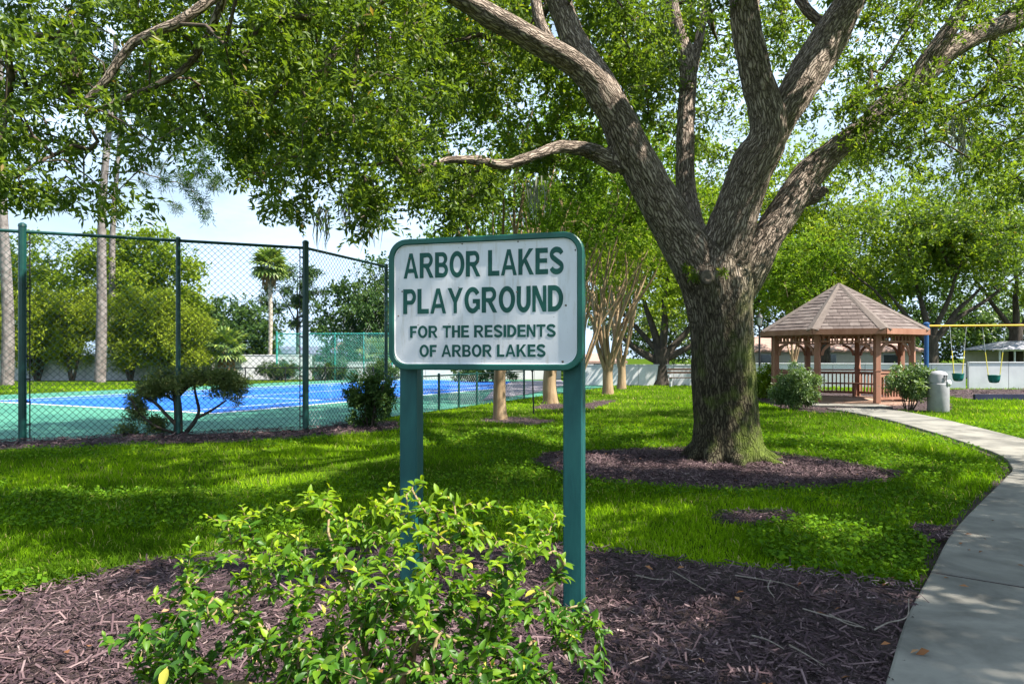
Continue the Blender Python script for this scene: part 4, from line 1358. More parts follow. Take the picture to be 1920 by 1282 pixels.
def palm(label, px, py, hpx, w, L, n, skirt):
    g = Gp(px, py); d = g[1]
    top = Wp(px, hpx, d)
    b = np.array([g[0], g[1], 0.0])
    t = thing('palm_tree', label, 'palm', b, 'fan palms beyond the court')
    r = w / 2 / F * d
    P = np.array([b + (top - b) * u + np.array([0.08 * math.sin(u * 3), 0, 0]) for u in np.linspace(0, 1, 14)])
    rr = np.array([r * (1.3 if i == 0 else 1.0) * random.uniform(.95, 1.05) for i in range(14)])
    V, Q = tube_np(smooth_path(P, .25), np.interp(np.linspace(0, 1, len(smooth_path(P, .25))), np.linspace(0, 1, 14), rr), 10)
    np_obj('trunk', V, Q, M['palm_bark'], t, smooth=True)
    variants = [fan_leaf(15, 1.0, random.uniform(220, 270)) for _ in range(3)]
    for i in range(n):
        a = i * 2.39996
        el = math.radians(80 - 125 * (i / n) + random.uniform(-8, 8))
        o = bpy.data.objects.new('frond', variants[i % 3])
        link(o, t)
        o.location = Vector(top - b)
        o.rotation_euler = (random.uniform(-.4, .4), -el, a)
        s = L * random.uniform(.85, 1.12)
        o.scale = (s, s, s)
    if skirt:
        mb = MB()
        for i in range(60):
            a = random.uniform(0, 6.28)
            q = top + np.array([math.cos(a) * r * .8, math.sin(a) * r * .8, -random.uniform(0.1, .5)])
            e = q + np.array([math.cos(a) * random.uniform(.15, .42), math.sin(a) * random.uniform(.15, .42), -random.uniform(.6, 1.2)])
            mb.tube([q, (q + e) / 2 + np.array([math.cos(a) * .12, math.sin(a) * .12, 0]), e], [0.05, .06, .012], 4)
        mb.build('dead_frond_skirt', M['dead_frond'], t)['kind'] = 'stuff'
    return t


palm('tall slim fan palm with brown skirt left of the tall fence post', 505, 710, 500, 8, 1.45, 36, True)
palm('short fan palm in front of the white wall', 424, 712, 655, 11, 1.55, 26, True)
palm('short fan palm beside the left edge of the sign', 706, 708, 668, 9, 1.5, 24, False)
# bare palm stub
t = thing('dead_palm_trunk', 'bare pale dead palm trunk behind the far green fence', 'tree trunk', (*Gp(660, 704), 0))
g = Gp(660, 704)
V, Q = tube_np(smooth_path(np.array([[g[0], g[1], -.1], [g[0] + .05, g[1], 2.6], [g[0] - .05, g[1], EYE + 78 / F * g[1]]]), .3), np.linspace(.2, .13, len(smooth_path(np.array([[g[0], g[1], -.1], [g[0] + .05, g[1], 2.6], [g[0] - .05, g[1], EYE + 78 / F * g[1]]]), .3))), 9)
np_obj('trunk', V, Q, M['palm_bark'], t, smooth=True)
mb = MB()
tp = np.array([g[0] - .05, g[1], EYE + 78 / F * g[1]])
mb.tube([tp - [0, 0, .1], tp + [-.1, 0, .25], tp + [-.3, 0, .4]], [.12, .09, .02], 6)
mb.build('broken_top', M['palm_bark'], t)


# ------------------------------------------------------------------ fences
def chain_link(mb, a, b, z0, z1, pitch=0.1, r=0.0028):
    """zigzag wires of a chain link panel between ground points a and b"""
    a = np.array(a, float); b = np.array(b, float)
    L = np.linalg.norm(b - a); u = (b - a) / L
    n = np.array([-u[1], u[0]])
    Hh = z1 - z0
    Vs, Fs = [], []
    def seg(s0, h0, s1, h1, off):
        p0 = np.array([*(a + u * s0 + n * off), z0 + h0]); p1 = np.array([*(a + u * s1 + n * off), z0 + h1])
        V, Q = tube_np(np.array([p0, p1]), [r, r], 3)
        k_ = len(mb.v)
        mb.add(V, Q)
    for sgn, off in ((1, r), (-1, -r)):
        c = -Hh if sgn > 0 else 0.0
        end = L if sgn > 0 else L + Hh
        while c < end:
            # line s = c + sgn*h
            if sgn > 0:
                h0, h1 = max(0, -c), min(Hh, L - c)
                if h1 > h0 + .01: seg(c + h0, h0, c + h1, h1, off)
            else:
                h0, h1 = max(0, c - L), min(Hh, c)
                if h1 > h0 + .01: seg(c - h0, h0, c - h1, h1, off)
            c += pitch


def fence_run(t, pts, h, post_r, kinds, mat, wire, pitch, rail=True, bottom=False, rail_r=0.022, wire_r=0.0028):
    for (p, kd) in zip(pts, kinds):
        rr = post_r * (1.5 if kd == 'c' else 1.0)
        mb = MB()
        mb.tube([(p[0], p[1], -.1), (p[0], p[1], h + (.06 if kd == 'c' else .0))], [rr, rr], 12)
        mb.lathe([(rr * 1.12, 0), (rr * 1.0, rr * .7), (rr * .4, rr * 1.1)], (p[0], p[1], h + (.06 if kd == 'c' else .0)), 12)
        mb.build('post', mat, t, smooth=False)
    for a, b in zip(pts[:-1], pts[1:]):
        a = np.array(a); b = np.array(b)
        u = (b - a) / np.linalg.norm(b - a)
        if rail:
            MB().tube([(*(a + u * post_r), h - .03), (*(b - u * post_r), h - .03)], [rail_r, rail_r], 8).build('top_rail', mat, t)
        if bottom:
            MB().tube([(*(a + u * post_r), .12), (*(b - u * post_r), .12)], [rail_r * .7, rail_r * .7], 8).build('bottom_rail', mat, t)
        mb = MB()
        chain_link(mb, a + u * post_r, b - u * post_r, 0.06, h - .03, pitch, wire_r)
        mb.build('chain_link_mesh', wire, t)['kind'] = 'stuff'


tall = thing('chain_link_fence', 'tall dark green chain link fence with corner post around the blue court', 'fence', (*FP[2], 0))
mid_post = FP[1] + (FP[2] - FP[1]) * 0.515
fence_run(tall, [FP[0], FP[1], mid_post, FP[2], FP[3]], 3.72, 0.042, ['l', 'c', 'l', 'c', 'l'], M['green_metal'], M['fence_wire'], 0.115, rail_r=0.03, wire_r=0.0042)
# tension bars and their bands beside the corner posts
for p, q in ((FP[1], FP[2]), (FP[2], FP[1])):
    u = (q - p) / np.linalg.norm(q - p)
    c = p + u * 0.11
    MB().tube([(*c, .06), (*c, 3.66)], [0.011, 0.011], 6).build('tension_bar', M['black'], tall)
    for k_ in range(9):
        z = .3 + k_ * .4
        MB().beam((*(p - u * .06), z), (*(p + u * .125), z), .02, .028).build('tension_band', M['black'], tall)
low = thing('low_chain_link_fence', 'low dark green chain link fence with gate seen under the sign', 'fence', (*FP[4], 0))
FL2 = FP[5] + (FP[5] - FP[4]) * 1.6
fence_run(low, [FP[3] + (FP[4] - FP[3]) * .05, FP[4], FP[4] + (FP[5] - FP[4]) * .5, FP[5], FL2], 1.0, 0.035, ['l', 'l', 'l', 'l', 'l'], M['green_metal'], M['fence_wire'], 0.13, rail_r=0.02, wire_r=0.0032)
far = thing('far_court_fence', 'tall pale green chain link fence at the far end of the court', 'fence', (*Gp(605, 713), 0))
fence_run(far, [Gp(519, 712.5), Gp(573, 712.8), Gp(628, 713), Gp(682, 713.2), Gp(735, 713.4)], 2.95, 0.04, ['c', 'l', 'l', 'l', 'l'], M['far_fence_green'], M['far_fence_green'], 0.16, rail_r=0.035, wire_r=0.009)
lowb = thing('low_chain_link_fence', 'low dark fence rail along the far side of the court before the white wall', 'fence', (*Gp(460, 715), 0))
fence_run(lowb, [Gp(330, 716.5), Gp(395, 716.2), Gp(460, 716), Gp(535, 715.6), Gp(610, 715.4), Gp(700, 715.2)], 0.86, 0.035, ['l'] * 6, M['black'], M['black'], 0.2, rail_r=0.03, wire_r=0.005)

# juniper-like shrubs growing against the fence
jb = Gp(336, 813)
t = thing('juniper_shrub', 'open twisted juniper with dark bare stems against the tall fence', 'shrub', (*jb, 0))
d = jb[1] - 0.25
jl = lambda pts: smooth_path(np.array([Wp(p[0], p[1], d + p[3]) for p in pts]), 0.08, np.array([p[2] / 2 / F * d for p in pts]))
limbs = [jl([(334, 822, 18, 0), (334, 770, 15, 0), (330, 735, 14, 0), (326, 712, 8, 0)]), jl([(333, 742, 10, 0), (355, 722, 8, -.1), (385, 712, 6, -.1), (430, 710, 3, 0)]),
         jl([(345, 815, 9, .1), (365, 790, 8, .1), (373, 770, 6, .1), (368, 745, 5, 0), (362, 715, 3, 0)]), jl([(334, 800, 8, 0), (310, 775, 6, -.2), (290, 755, 5, -.25), (262, 740, 3, -.3)]),
         jl([(368, 784, 6, .1), (395, 770, 5, .1), (425, 750, 3, .2)]), jl([(330, 812, 6, 0), (295, 800, 5, -.3), (262, 775, 4, -.35), (245, 745, 2, -.4)]), jl([(333, 755, 5, 0), (300, 735, 4, .2), (275, 722, 2, .2)])]
T = np.vstack([region([(255, 730), (290, 700), (340, 692), (375, 715), (345, 728), (290, 742)], d - .35, d + .3, 38), region([(375, 700), (440, 695), (462, 720), (445, 760), (420, 740), (390, 735)], d - .2, d + .3, 26),
               region([(230, 740), (262, 735), (270, 790), (245, 780)], d - .4, d, 8), region([(205, 808), (240, 800), (255, 815), (220, 822)], d - .3, d, 5), region([(280, 790), (320, 780), (320, 805), (285, 808)], d - .3, d + .1, 6)])
parts = [tube_np(p, r, 8) for p, r in limbs] + [tube_np(p, r, 4) for p, r in grow(np.vstack([p for p, r in limbs]), np.concatenate([r for p, r in limbs]), T, .12, .0028)]
V, Q, _ = join(parts)
np_obj('trunk', V, Q, M['dark_bark'], t, smooth=True)
lv = leaf_cloud(T, rng.uniform(.13, .21, len(T)), 26, 7, 0.085, 0.02, -0.35, .8)
np_obj('crown', lv[0], lv[1], M['juniper_leaf'], t, rnd=lv[2])['kind'] = 'stuff'
g = Gp(693, 802)
shrub('corner_shrub', 'dark leafy shrub growing at the fence left of the sign', g, (0, 0, .62), (.52, .45, .60), 60, .17, M['far_leaf'], M['dark_bark'], 30, 5, .075, .03, 6, stem_r=.018)

# ------------------------------------------------------------------ boundary walls
def wall_run(label, a, b, h, n, group=None):
    a = np.array(a, float); b = np.array(b, float)
    t = thing('boundary_wall', label, 'wall', (*a, 0), group)
    u = (b - a) / np.linalg.norm(b - a)
    ang = math.atan2(u[1], u[0])
    R = np.array([[math.cos(ang), -math.sin(ang), 0], [math.sin(ang), math.cos(ang), 0], [0, 0, 1]])
    L = np.linalg.norm(b - a) / n
    for i in range(n):
        c = a + u * L * (i + .5)
        MB().box((*c, h / 2 - .05), (L - .02, .16, h + .1 - .05), R).build('panel', M['wall_white'], t)
        MB().box((*c, h), (L - .012, .22, .05), R, bev=.01).build('coping', M['wall_white'], t)
    return t


wall_run('long white wall behind the conifers and the left of the court', Gp(-90, 714), Gp(585, 711), 1.58, 14)
wall_run('lower white wall behind the hedges at the far end of the court', Gp(590, 712), Gp(1052, 711), 1.1, 9)
wall_run('white wall behind the crape myrtles and the bench', Gp(1064, 722), Gp(1330, 722.6), 1.06, 4)
wall_run('grey white wall seen through the gazebo', Gp(1334, 722.8), Gp(1810, 728), 1.14, 8)
wall_run('taller white wall panels behind the swings', Gp(1815, 728), Gp(2120, 730), 1.22, 4)

# ------------------------------------------------------------------ houses beyond the walls
def house(name, label, c, size, h, rh, roofm, over=.6, rotz=0.0, windows=3):
    t = thing(name, label, 'house', (c[0], c[1], 0), rotz=rotz)
    sx, sy = size[0] / 2, size[1] / 2
    MB().box((0, 0, h / 2), (size[0], size[1], h)).build('wall', M['stucco'], t, local=True)
    ox, oy = sx + over, sy + over
    rl = max(.3, ox - oy)
    mb = MB()
    mb.add([(-ox, -oy, h), (ox, -oy, h), (ox, oy, h), (-ox, oy, h), (-rl, 0, h + rh), (rl, 0, h + rh), (-ox, -oy, h - .15), (ox, -oy, h - .15), (ox, oy, h - .15), (-ox, oy, h - .15)],
           [(0, 1, 5, 4), (1, 2, 5), (2, 3, 4, 5), (3, 0, 4), (6, 7, 1, 0), (7, 8, 2, 1), (8, 9, 3, 2), (9, 6, 0, 3), (9, 8, 7, 6)])
    mb.build('roof', roofm, t, local=True)
    for i in range(windows):
        x = -sx + size[0] * (i + .5) / windows
        w = MB().box((x, -sy - .02, h * .55), (1.3, .06, 1.2)).build('window', M['wall_white'], t, local=True)
        MB().box((x, -sy - .06, h * .55), (1.15, .04, 1.05)).build('pane', M['pane'], w, local=True)
    return t


g = Gp(1480, 700)
house('house', 'house with pink red tiled roof beyond the wall left of the gazebo', (g[0] + 1, 60), (15, 9), 2.0, 1.5, M['roof_red'])
house('house', 'house with slate blue roof behind the palms', ((545 - CX) / F * 70, 70), (13, 8), 1.75, .75, M['roof_slate'])
house('house', 'small house with pale red roof right of the far fence', ((655 - CX) / F * 78, 78), (5, 5), 2.0, 1.3, M['roof_red'], windows=1)
house('house', 'red roofed shed corner behind the crape myrtle trunk', ((1112 - CX) / F * 46, 46), (3.4, 3), 1.2, .5, M['roof_red'], over=.3, windows=1)
# grey roofed pool enclosure at the right edge
pc = np.array([(1925 - CX) / F * 46, 46.0])
t = thing('pool_enclosure', 'grey roofed screen enclosure above the wall at the right edge', 'enclosure', (pc[0], pc[1], 0))
for x in np.linspace(-1.8, 3.2, 6): MB().box((x, 0, .95), (.08, .08, 1.9)).build('post', M['wall_white'], t, local=True)
MB().box((.7, 0, 1.9), (5.1, .1, .1)).build('beam', M['wall_white'], t, local=True)
MB().add([(-2.1, -.4, 1.95), (3.5, -.4, 1.95), (3.5, 4, 1.95), (-2.1, 4, 1.95), (.2, .8, 2.55), (3.0, .8, 2.55), (3.0, 3, 2.55), (.2, 3, 2.55)],
         [(0, 1, 5, 4), (1, 2, 6, 5), (2, 3, 7, 6), (3, 0, 4, 7), (4, 5, 6, 7), (3, 2, 1, 0)]).build('roof', M['roof_grey'], t, local=True)
MB().box((.7, 3.5, .95), (5, .1, 1.9)).build('back_wall', M['stucco'], t, local=True)

# ------------------------------------------------------------------ gazebo
gd = 22.9
GC = np.array([(1573 - CX) / F * gd, gd])
GR, GE = 2.14, 2.60
FRONT = math.radians(-90 - 19)                      # the open side faces the path
gz = thing('gazebo', 'octagonal reddish brown wooden gazebo with shingled roof beside the path', 'gazebo', (*GC, 0), rotz=0)
ca = [FRONT + math.radians(22.5 + 45 * i) for i in range(8)]     # corner directions
cp8 = np.array([[math.cos(a), math.sin(a)] for a in ca])
ZF, ZE, ZP = 0.10, 2.20, 3.88                       # floor, eave, peak
MB().extrude([(*(c * (GR + .12)), -.05) for c in cp8], (0, 0, ZF + .05)).build('floor', M['gaz_floor'], gz, local=True)
rot = lambda a: np.array([[math.cos(a), -math.sin(a), 0], [math.sin(a), math.cos(a), 0], [0, 0, 1]])
for i in range(8):
    c = cp8[i] * GR
    p = MB().box((*c, (ZF + ZE) / 2), (.16, .16, ZE - ZF), rot(ca[i]), bev=.012).build('post', M['gaz_wood'], gz, local=True)
    MB().box((*c, ZF + .98), (.185, .185, .035), rot(ca[i])).build('collar', M['gaz_wood'], p, local=True)
    a, b = cp8[i] * GR, cp8[(i + 1) % 8] * GR
    u = (b - a) / np.linalg.norm(b - a)
    S = np.linalg.norm(b - a)
    n_ = np.array([-u[1], u[0]])
    ins = .09
    A, B = a + u * ins, b - u * ins
    # frieze under the eave: two rails with short spindles between, and curved brackets
    MB().beam((*A, ZE - .02), (*B, ZE - .02), .07, .10).build('frieze_rail', M['gaz_wood'], gz, local=True)
    MB().beam((*A, ZE - .245), (*B, ZE - .245), .06, .05).build('frieze_rail', M['gaz_wood'], gz, local=True)
    for k_ in range(9):
        q = A + (B - A) * (k_ + .5) / 9
        MB().box((*q, ZE - .145), (.05, .04, .145), rot(math.atan2(u[1], u[0]))).build('frieze_spindle', M['gaz_wood'], gz, local=True)
    for e, s in ((A, 1), (B, -1)):
        pts = []
        for k_ in range(7):
            t_ = k_ / 6 * math.pi / 2
            pts.append((s * (.40 - .40 * math.cos(t_)), -.40 + .40 * math.sin(t_)))
        poly = [(*(e + u * x), ZE - .275 + z) for x, z in pts] + [(*(e + u * (x + s * .0) ), ZE - .275 + z) for x, z in [(s * .40, -.075), (s * .24, -.12), (s * .115, -.24), (s * .075, -.40)]]
        poly = [(p_[0] - n_[0] * .02, p_[1] - n_[1] * .02, p_[2]) for p_ in poly]
        MB().extrude(poly, (*(n_ * .04), 0)).build('bracket', M['gaz_wood'], gz, local=True)
    # railing on every side but the open one
    if i == 7: continue
    MB().beam((*A, ZF + .92), (*B, ZF + .92), .09, .05).build('hand_rail', M['gaz_wood'], gz, local=True)
    MB().beam((*A, ZF + .82), (*B, ZF + .82), .04, .09).build('upper_rail', M['gaz_wood'], gz, local=True)
    MB().beam((*A, ZF + .13), (*B, ZF + .13), .04, .08).build('bottom_rail', M['gaz_wood'], gz, local=True)
    nb = 11
    for k_ in range(nb):
        q = A + (B - A) * (k_ + .5) / nb
        MB().box((*q, ZF + .475), (.04, .036, .61), rot(math.atan2(u[1], u[0]))).build('baluster', M['gaz_wood'], gz, local=True)
    if i in (1, 2, 3, 4, 5):      # bench running round the inside
        ai, bi = cp8[i] * (GR - .10), cp8[(i + 1) % 8] * (GR - .10)
        ao, bo = cp8[i] * (GR - .52), cp8[(i + 1) % 8] * (GR - .52)
        MB().extrude([(*ai, ZF + .43), (*bi, ZF + .43), (*bo, ZF + .43), (*ao, ZF + .43)], (0, 0, .045)).build('bench_seat', M['gaz_wood'], gz, local=True)
        MB().box((*((ao + ai) / 2 * .97), ZF + .215), (.07, .3, .43), rot(ca[i] + math.pi / 2)).build('bench_leg', M['gaz_wood'], gz, local=True)
# roof: deck, fascia, shingle courses, hip caps, peak cap
ec = cp8 * GE
peak = np.array([0, 0, ZP])
mb = MB()
mb.add([(*c, ZE + .10) for c in ec] + [tuple(peak - [0, 0, .0])] + [(*(c * .96), ZE + .02) for c in ec],
       [(i, (i + 1) % 8, 8) for i in range(8)] + [(9 + (i + 1) % 8, 9 + i, i, (i + 1) % 8) for i in range(8)] + [tuple(9 + i for i in range(8))[::-1]])
mb.build('roof_deck', M['roof_deck'], gz, local=True)
for i in range(8):
    a, b = ec[i], ec[(i + 1) % 8]
    u = (b - a) / np.linalg.norm(b - a); n_ = np.array([u[1], -u[0]])
    MB().beam((*(a + n_ * .018 + u * .0), ZE + .045), (*(b + n_ * .018), ZE + .045), .036, .17).build('fascia', M['gaz_wood'], gz, local=True)
rest = MB()
shm = [M['shingle_a'], M['shingle_b'], M['shingle_c']]
n_sh = 0
for i in range(8):
    a = np.array([*ec[i], ZE + .10]); b = np.array([*ec[(i + 1) % 8], ZE + .10])
    mid = (a + b) / 2
    slope = peak - mid
    SL = np.linalg.norm(slope)
    e = (b - a) / np.linalg.norm(b - a)
    sd = slope / SL
    nn = np.cross(e, sd)
    if nn[2] < 0: nn = -nn
    half = np.linalg.norm(b - a) / 2
    courses = 14
    visible = i in (0, 6, 7)
    for c_ in range(courses):
        s0 = SL * c_ / courses
        hw0 = half * (1 - c_ / courses); hw1 = half * (1 - (c_ + 1) / courses)
        tabw = .27
        x = -hw0 + (tabw * (.5 if c_ % 2 else 1.0)) * random.uniform(.85, 1.1)
        xs = [-hw0]
        while x < hw0 - .08:
            xs.append(x); x += tabw * random.uniform(.85, 1.15)
        xs.append(hw0)
        lift = random.uniform(.010, .016)
        for k_ in range(len(xs) - 1):
            x0, x1 = xs[k_] + .003, xs[k_ + 1] - .003
            t0, t1 = max(x0, -hw1), min(x1, hw1)
            if t1 <= t0: t0 = t1 = (max(min(x0, hw1), -hw1) + max(min(x1, hw1), -hw1)) / 2
            drop = -.015 + random.uniform(-.006, .006)
            f = lambda xx, ss, up: tuple(mid + e * xx + sd * ss + nn * up)
            sh = SL / courses
            lf = lift + random.uniform(-.003, .004)
            V8 = [f(x0, s0 + drop, .004), f(x1, s0 + drop, .004), f(t1, s0 + sh, .004), f(t0, s0 + sh, .004),
                  f(x0, s0 + drop, lf + .012), f(x1, s0 + drop, lf + .012), f(t1, s0 + sh, .007), f(t0, s0 + sh, .007)]
            F8 = [(0, 1, 5, 4), (1, 2, 6, 5), (3, 0, 4, 7), (4, 5, 6, 7), (2, 3, 7, 6)]
            if visible and n_sh < 300:
                MB().add(V8, F8).build('shingle', random.choice(shm), gz, local=True)
                n_sh += 1
            else:
                rest.add(V8, F8)
rest.build('shingle_field', M['shingle_a'], gz, local=True)['kind'] = 'stuff'
for i in range(8):
    a = np.array([*ec[i], ZE + .105])
    d = peak - a
    L = np.linalg.norm(d); d /= L
    s = np.cross(d, [0, 0, 1]); s /= np.linalg.norm(s)
    up = np.cross(s, d)
    p0, p1 = a - d * .01 + up * .04, peak + up * .04
    w = .19
    dn = 0.05
    MB().add([tuple(p0 - s * w - up * dn), tuple(p0 + up * .012), tuple(p0 + s * w - up * dn), tuple(p1 - s * w * .5 - up * dn), tuple(p1 + up * .012), tuple(p1 + s * w * .5 - up * dn),
              tuple(p0 - s * w - up * (dn + .02)), tuple(p0 + s * w - up * (dn + .02))],
             [(0, 1, 4, 3), (1, 2, 5, 4), (0, 6, 7, 2, 1)]).build('hip_cap', M['hip_cap'], gz, local=True)
MB().lathe([(.19, -.10), (.12, -.02), (.03, .035)], tuple(peak), 8).build('peak_cap', M['hip_cap'], gz, local=True)

# concrete landing at the open side
fdir = np.array([math.cos(FRONT), math.sin(FRONT)]); fs = np.array([-fdir[1], fdir[0]])
q0 = GC + fdir * (GR * math.cos(math.radians(22.5)) + .13)
MB().extrude([(*(q0 + fs * .95), -.03), (*(q0 - fs * .95), -.03), (*(q0 - fs * 1.05 + fdir * 1.0), -.03), (*(q0 + fs * 1.05 + fdir * 1.0), -.03)], (0, 0, .10)).build('landing', M['concrete'], None)['kind'] = 'structure'

# shrubs round the gazebo
shrub('gazebo_shrub', 'yellow green shrub just right of the oak trunk', Gp(1432, 746), (0, 0, .55), (.75, .6, .55), 46, .22, M['lime_leaf'], M['dark_bark'], 26, 5, .09, .045, 6)
shrub('gazebo_shrub', 'pale drooping shrub at the left front of the gazebo', Gp(1492, 768), (0, 0, .62), (.62, .55, .62), 56, .2, M['shrub_leaf'], M['dark_bark'], 30, 6, .11, .03, 6, droop=.8)
shrub('gazebo_shrub', 'leggy yellow green shrub between the gazebo and the trash can', Gp(1704, 770), (0.05, 0, .78), (.58, .5, .42), 48, .2, M['shrub_leaf'], M['dark_bark'], 28, 6, .10, .035, 8, droop=.3)

# ------------------------------------------------------------------ trash can
g = Gp(1759, 772)
tc = thing('trash_can', 'tall grey round trash can with domed lid on the lawn', 'trash can', (*g, 0))
MB().lathe([(.255, 0), (.265, .02), (.265, .74), (.262, .78)], (0, 0, 0), 28).build('body', M['can'], tc, local=True, smooth=True)
# domed hood with an open mouth facing right
n = 28
mouth = math.radians(-38)
prof = [(.258, .785), (.255, .86), (.235, .93), (.225, 1.0), (.215, 1.03), (.17, 1.075), (.09, 1.105), (.0, 1.112)]
V, Fc = [], []
for r_, z_ in prof:
    for i in range(n):
        a = 2 * math.pi * i / n
        V.append((r_ * math.cos(a), r_ * math.sin(a), z_))
for k_ in range(len(prof) - 1):
    for i in range(n):
        a = 2 * math.pi * (i + .5) / n
        da = abs((a - mouth + math.pi) % (2 * math.pi) - math.pi)
        if da < math.radians(48) and k_ in (1, 2): continue
        Fc.append((k_ * n + i, k_ * n + (i + 1) % n, (k_ + 1) * n + (i + 1) % n, (k_ + 1) * n + i))
MB().add(V, Fc).build('hood', M['can'], tc, local=True, smooth=True)
MB().lathe([(.20, .3), (.20, 1.0)], (0, 0, 0), 20).build('hood_shade', M['dark_hole'], tc, local=True)  # dark core stands in for the shade inside the hood
for s in (-1, 1):
    pts = [(.262 * math.cos(mouth + s * t_) * 1.01, .262 * math.sin(mouth + s * t_) * 1.01, z_) for t_, z_ in ((.84, .84), (.86, .90), (.80, .985))]
    MB().tube(pts, [.014, .018, .014], 6).build('mouth_rim', M['can'], tc, local=True)
bag = MB()
for i in range(7):
    a = mouth + (i - 3) * .17
    bag.tube([(.262 * math.cos(a), .262 * math.sin(a), .86), (.285 * math.cos(a), .285 * math.sin(a), .80 - .02 * (i % 3)), (.275 * math.cos(a + .05), .275 * math.sin(a + .05), .70 + .03 * (i % 2))], [.02, .03, .012], 5)
bag.build('bag_edge', M['bag'], tc, local=True, smooth=True)

# ------------------------------------------------------------------ lamp post
lp = np.array([(1424 - CX) / F * 34, 34.0])
t = thing('lamp_post', 'slim black lamp post with lantern right of the oak trunk', 'lamp post', (*lp, 0))
MB().lathe([(.13, 0), (.13, .12), (.08, .2), (.05, .5), (.045, 2.9), (.07, 2.95)], n=12).build('pole', M['black'], t, local=True)
MB().lathe([(.07, 2.95), (.11, 3.0), (.09, 3.03)], n=8).build('base_ring', M['black'], t, local=True)
MB().lathe([(.085, 3.03), (.15, 3.4)], n=8).build('lantern_glass', M['lamp_glass'], t, local=True)
for i in range(4):
    a = i * math.pi / 2 + .4
    MB().tube([(.09 * math.cos(a), .09 * math.sin(a), 3.02), (.158 * math.cos(a), .158 * math.sin(a), 3.41)], [.011, .011], 4).build('lantern_rib', M['black'], t, local=True)
MB().lathe([(.19, 3.40), (.17, 3.44), (.08, 3.55), (.03, 3.60), (.02, 3.68)], n=12).build('lantern_cap', M['black'], t, local=True)

# ------------------------------------------------------------------ bench by the far wall
g = np.array([(1278 - CX) / F * 34.2, 34.2])
t = thing('park_bench', 'dark slatted bench by the white wall left of the oak trunk', 'bench', (*g, 0))
for z in (.70, .86): MB().box((0, .1, z), (1.35, .04, .10)).build('back_slat', M['bench_wood'], t, local=True)
for y in (-.22, -.08, .05): MB().box((0, y, .45), (1.35, .11, .04)).build('seat_slat', M['bench_wood'], t, local=True)
for x in (-.55, .55):
    MB().box((x, -.2, .215), (.06, .06, .43)).build('leg', M['wall_white'], t, local=True)
    MB().beam((x, .07, 0), (x, .14, .92), .06, .05, (0, 1, 0)).build('leg', M['wall_white'], t, local=True)

# ------------------------------------------------------------------ swing set
sd_ = 25.5
sx0 = (1737 - CX) / F * sd_
zb = EYE + 57 / F * sd_
t = thing('swing_set', 'swing frame with blue posts and yellow top bar at the right', 'swing frame', (sx0, sd_, 0))
MB().tube([(0, 0, -.1), (0, 0, zb + .05)], [.075, .075], 12).build('post', M['blue_metal'], t, local=True)
MB().tube([(7.2, -.4, -.1), (7.2, -.4, zb + .08)], [.075, .075], 12).build('post', M['blue_metal'], t, local=True)
MB().tube([(0.08, 0, zb), (7.12, -.4, zb + .03)], [.036, .036], 10).build('top_bar', M['yellow_metal'], t, local=True)
MB().lathe([(.09, zb - .12), (.10, zb - .10), (.10, zb + .1), (.05, zb + .14)], n=12).build('post_cap', M['blue_metal'], t, local=True)


def bucket_swing(label, px, py, turn):
    x = (px - CX) / F * (sd_ - .08)
    z = EYE + (HY - py) / F * (sd_ - .08)
    b = np.array([x, sd_ - .08 - (x - sx0) / 7.2 * .4 + .08, 0])
    t = thing('bucket_swing', label, 'swing', tuple(b), 'bucket swings on the yellow bar', rotz=turn)
    mb = MB()
    # bucket: curved shell with two leg holes at the front
    n = 16
    prof = [(.06, -.17), (.13, -.15), (.165, -.05), (.18, .10)]
    V, Fc = [], []
    for r_, zz in prof:
        for i in range(n):
            a = 2 * math.pi * i / n
            V.append((r_ * 1.15 * math.cos(a), r_ * math.sin(a), z + zz))
    for k_ in range(3):
        for i in range(n):
            a = 2 * math.pi * (i + .5) / n
            if k_ == 1 and (abs(a - math.radians(235)) < .35 or abs(a - math.radians(305)) < .35): continue
            Fc.append((k_ * n + i, k_ * n + (i + 1) % n, (k_ + 1) * n + (i + 1) % n, (k_ + 1) * n + i))
    Fc.append(tuple(range(n)))
    mb.add(V, Fc).build('bucket_seat', M['bucket_green'], t, local=True, smooth=True)
    MB().tube([(.2 * math.cos(a), .18 * math.sin(a), z + .11) for a in np.linspace(0, 2 * math.pi, 17)], [.018] * 17, 6).build('rim', M['bucket_green'], t, local=True)
    for s in (-1, 1):
        MB().tube([(s * .2, 0, z + .11), (s * .30, 0, z + .95)], [.016, .016], 6).build('chain_sleeve', M['yellow_sleeve'], t, local=True)
        MB().tube([(s * .30, 0, z + .95), (s * .40, 0, zb - .02)], [.008, .008], 5).build('chain', M['chain'], t, local=True)
    return t


bucket_swing('green bucket swing nearer the trash can', 1797, 706, .3)
bucket_swing('green bucket swing nearer the right picture edge', 1862, 709, -.1)
for a, b in (((16.2, 24.0), (31, 23.4)), ((16.2, 24.0), (17.2, 31.2))):
    pass
pe = thing('play_area_edging', 'low dark blue timber edging in front of the swings', 'edging', (16.2, 24.0, 0))
for i in range(7):
    a = np.array([16.0 + i * 2.1, 23.95 - i * .06]); b = np.array([16.0 + (i + 1) * 2.1 - .02, 23.95 - (i + 1) * .06])
    MB().beam((*a, .08), (*b, .08), .12, .22).build('timber', M['edging'], pe)

# ------------------------------------------------------------------ black stake in the lawn
g = Gp(1001, 776)
t = thing('garden_stake', 'thin black stake in the grass left of the right sign post', 'stake', (*g, 0))
MB().tube([(0, 0, -.1), (-.04, 0, 1.12)], [.02, .018], 6).build('rod', M['black'], t, local=True)
MB().lathe([(.03, 1.1), (.035, 1.14), (.015, 1.18)], (-.04, 0, 0), 8).build('cap', M['black'], t, local=True)

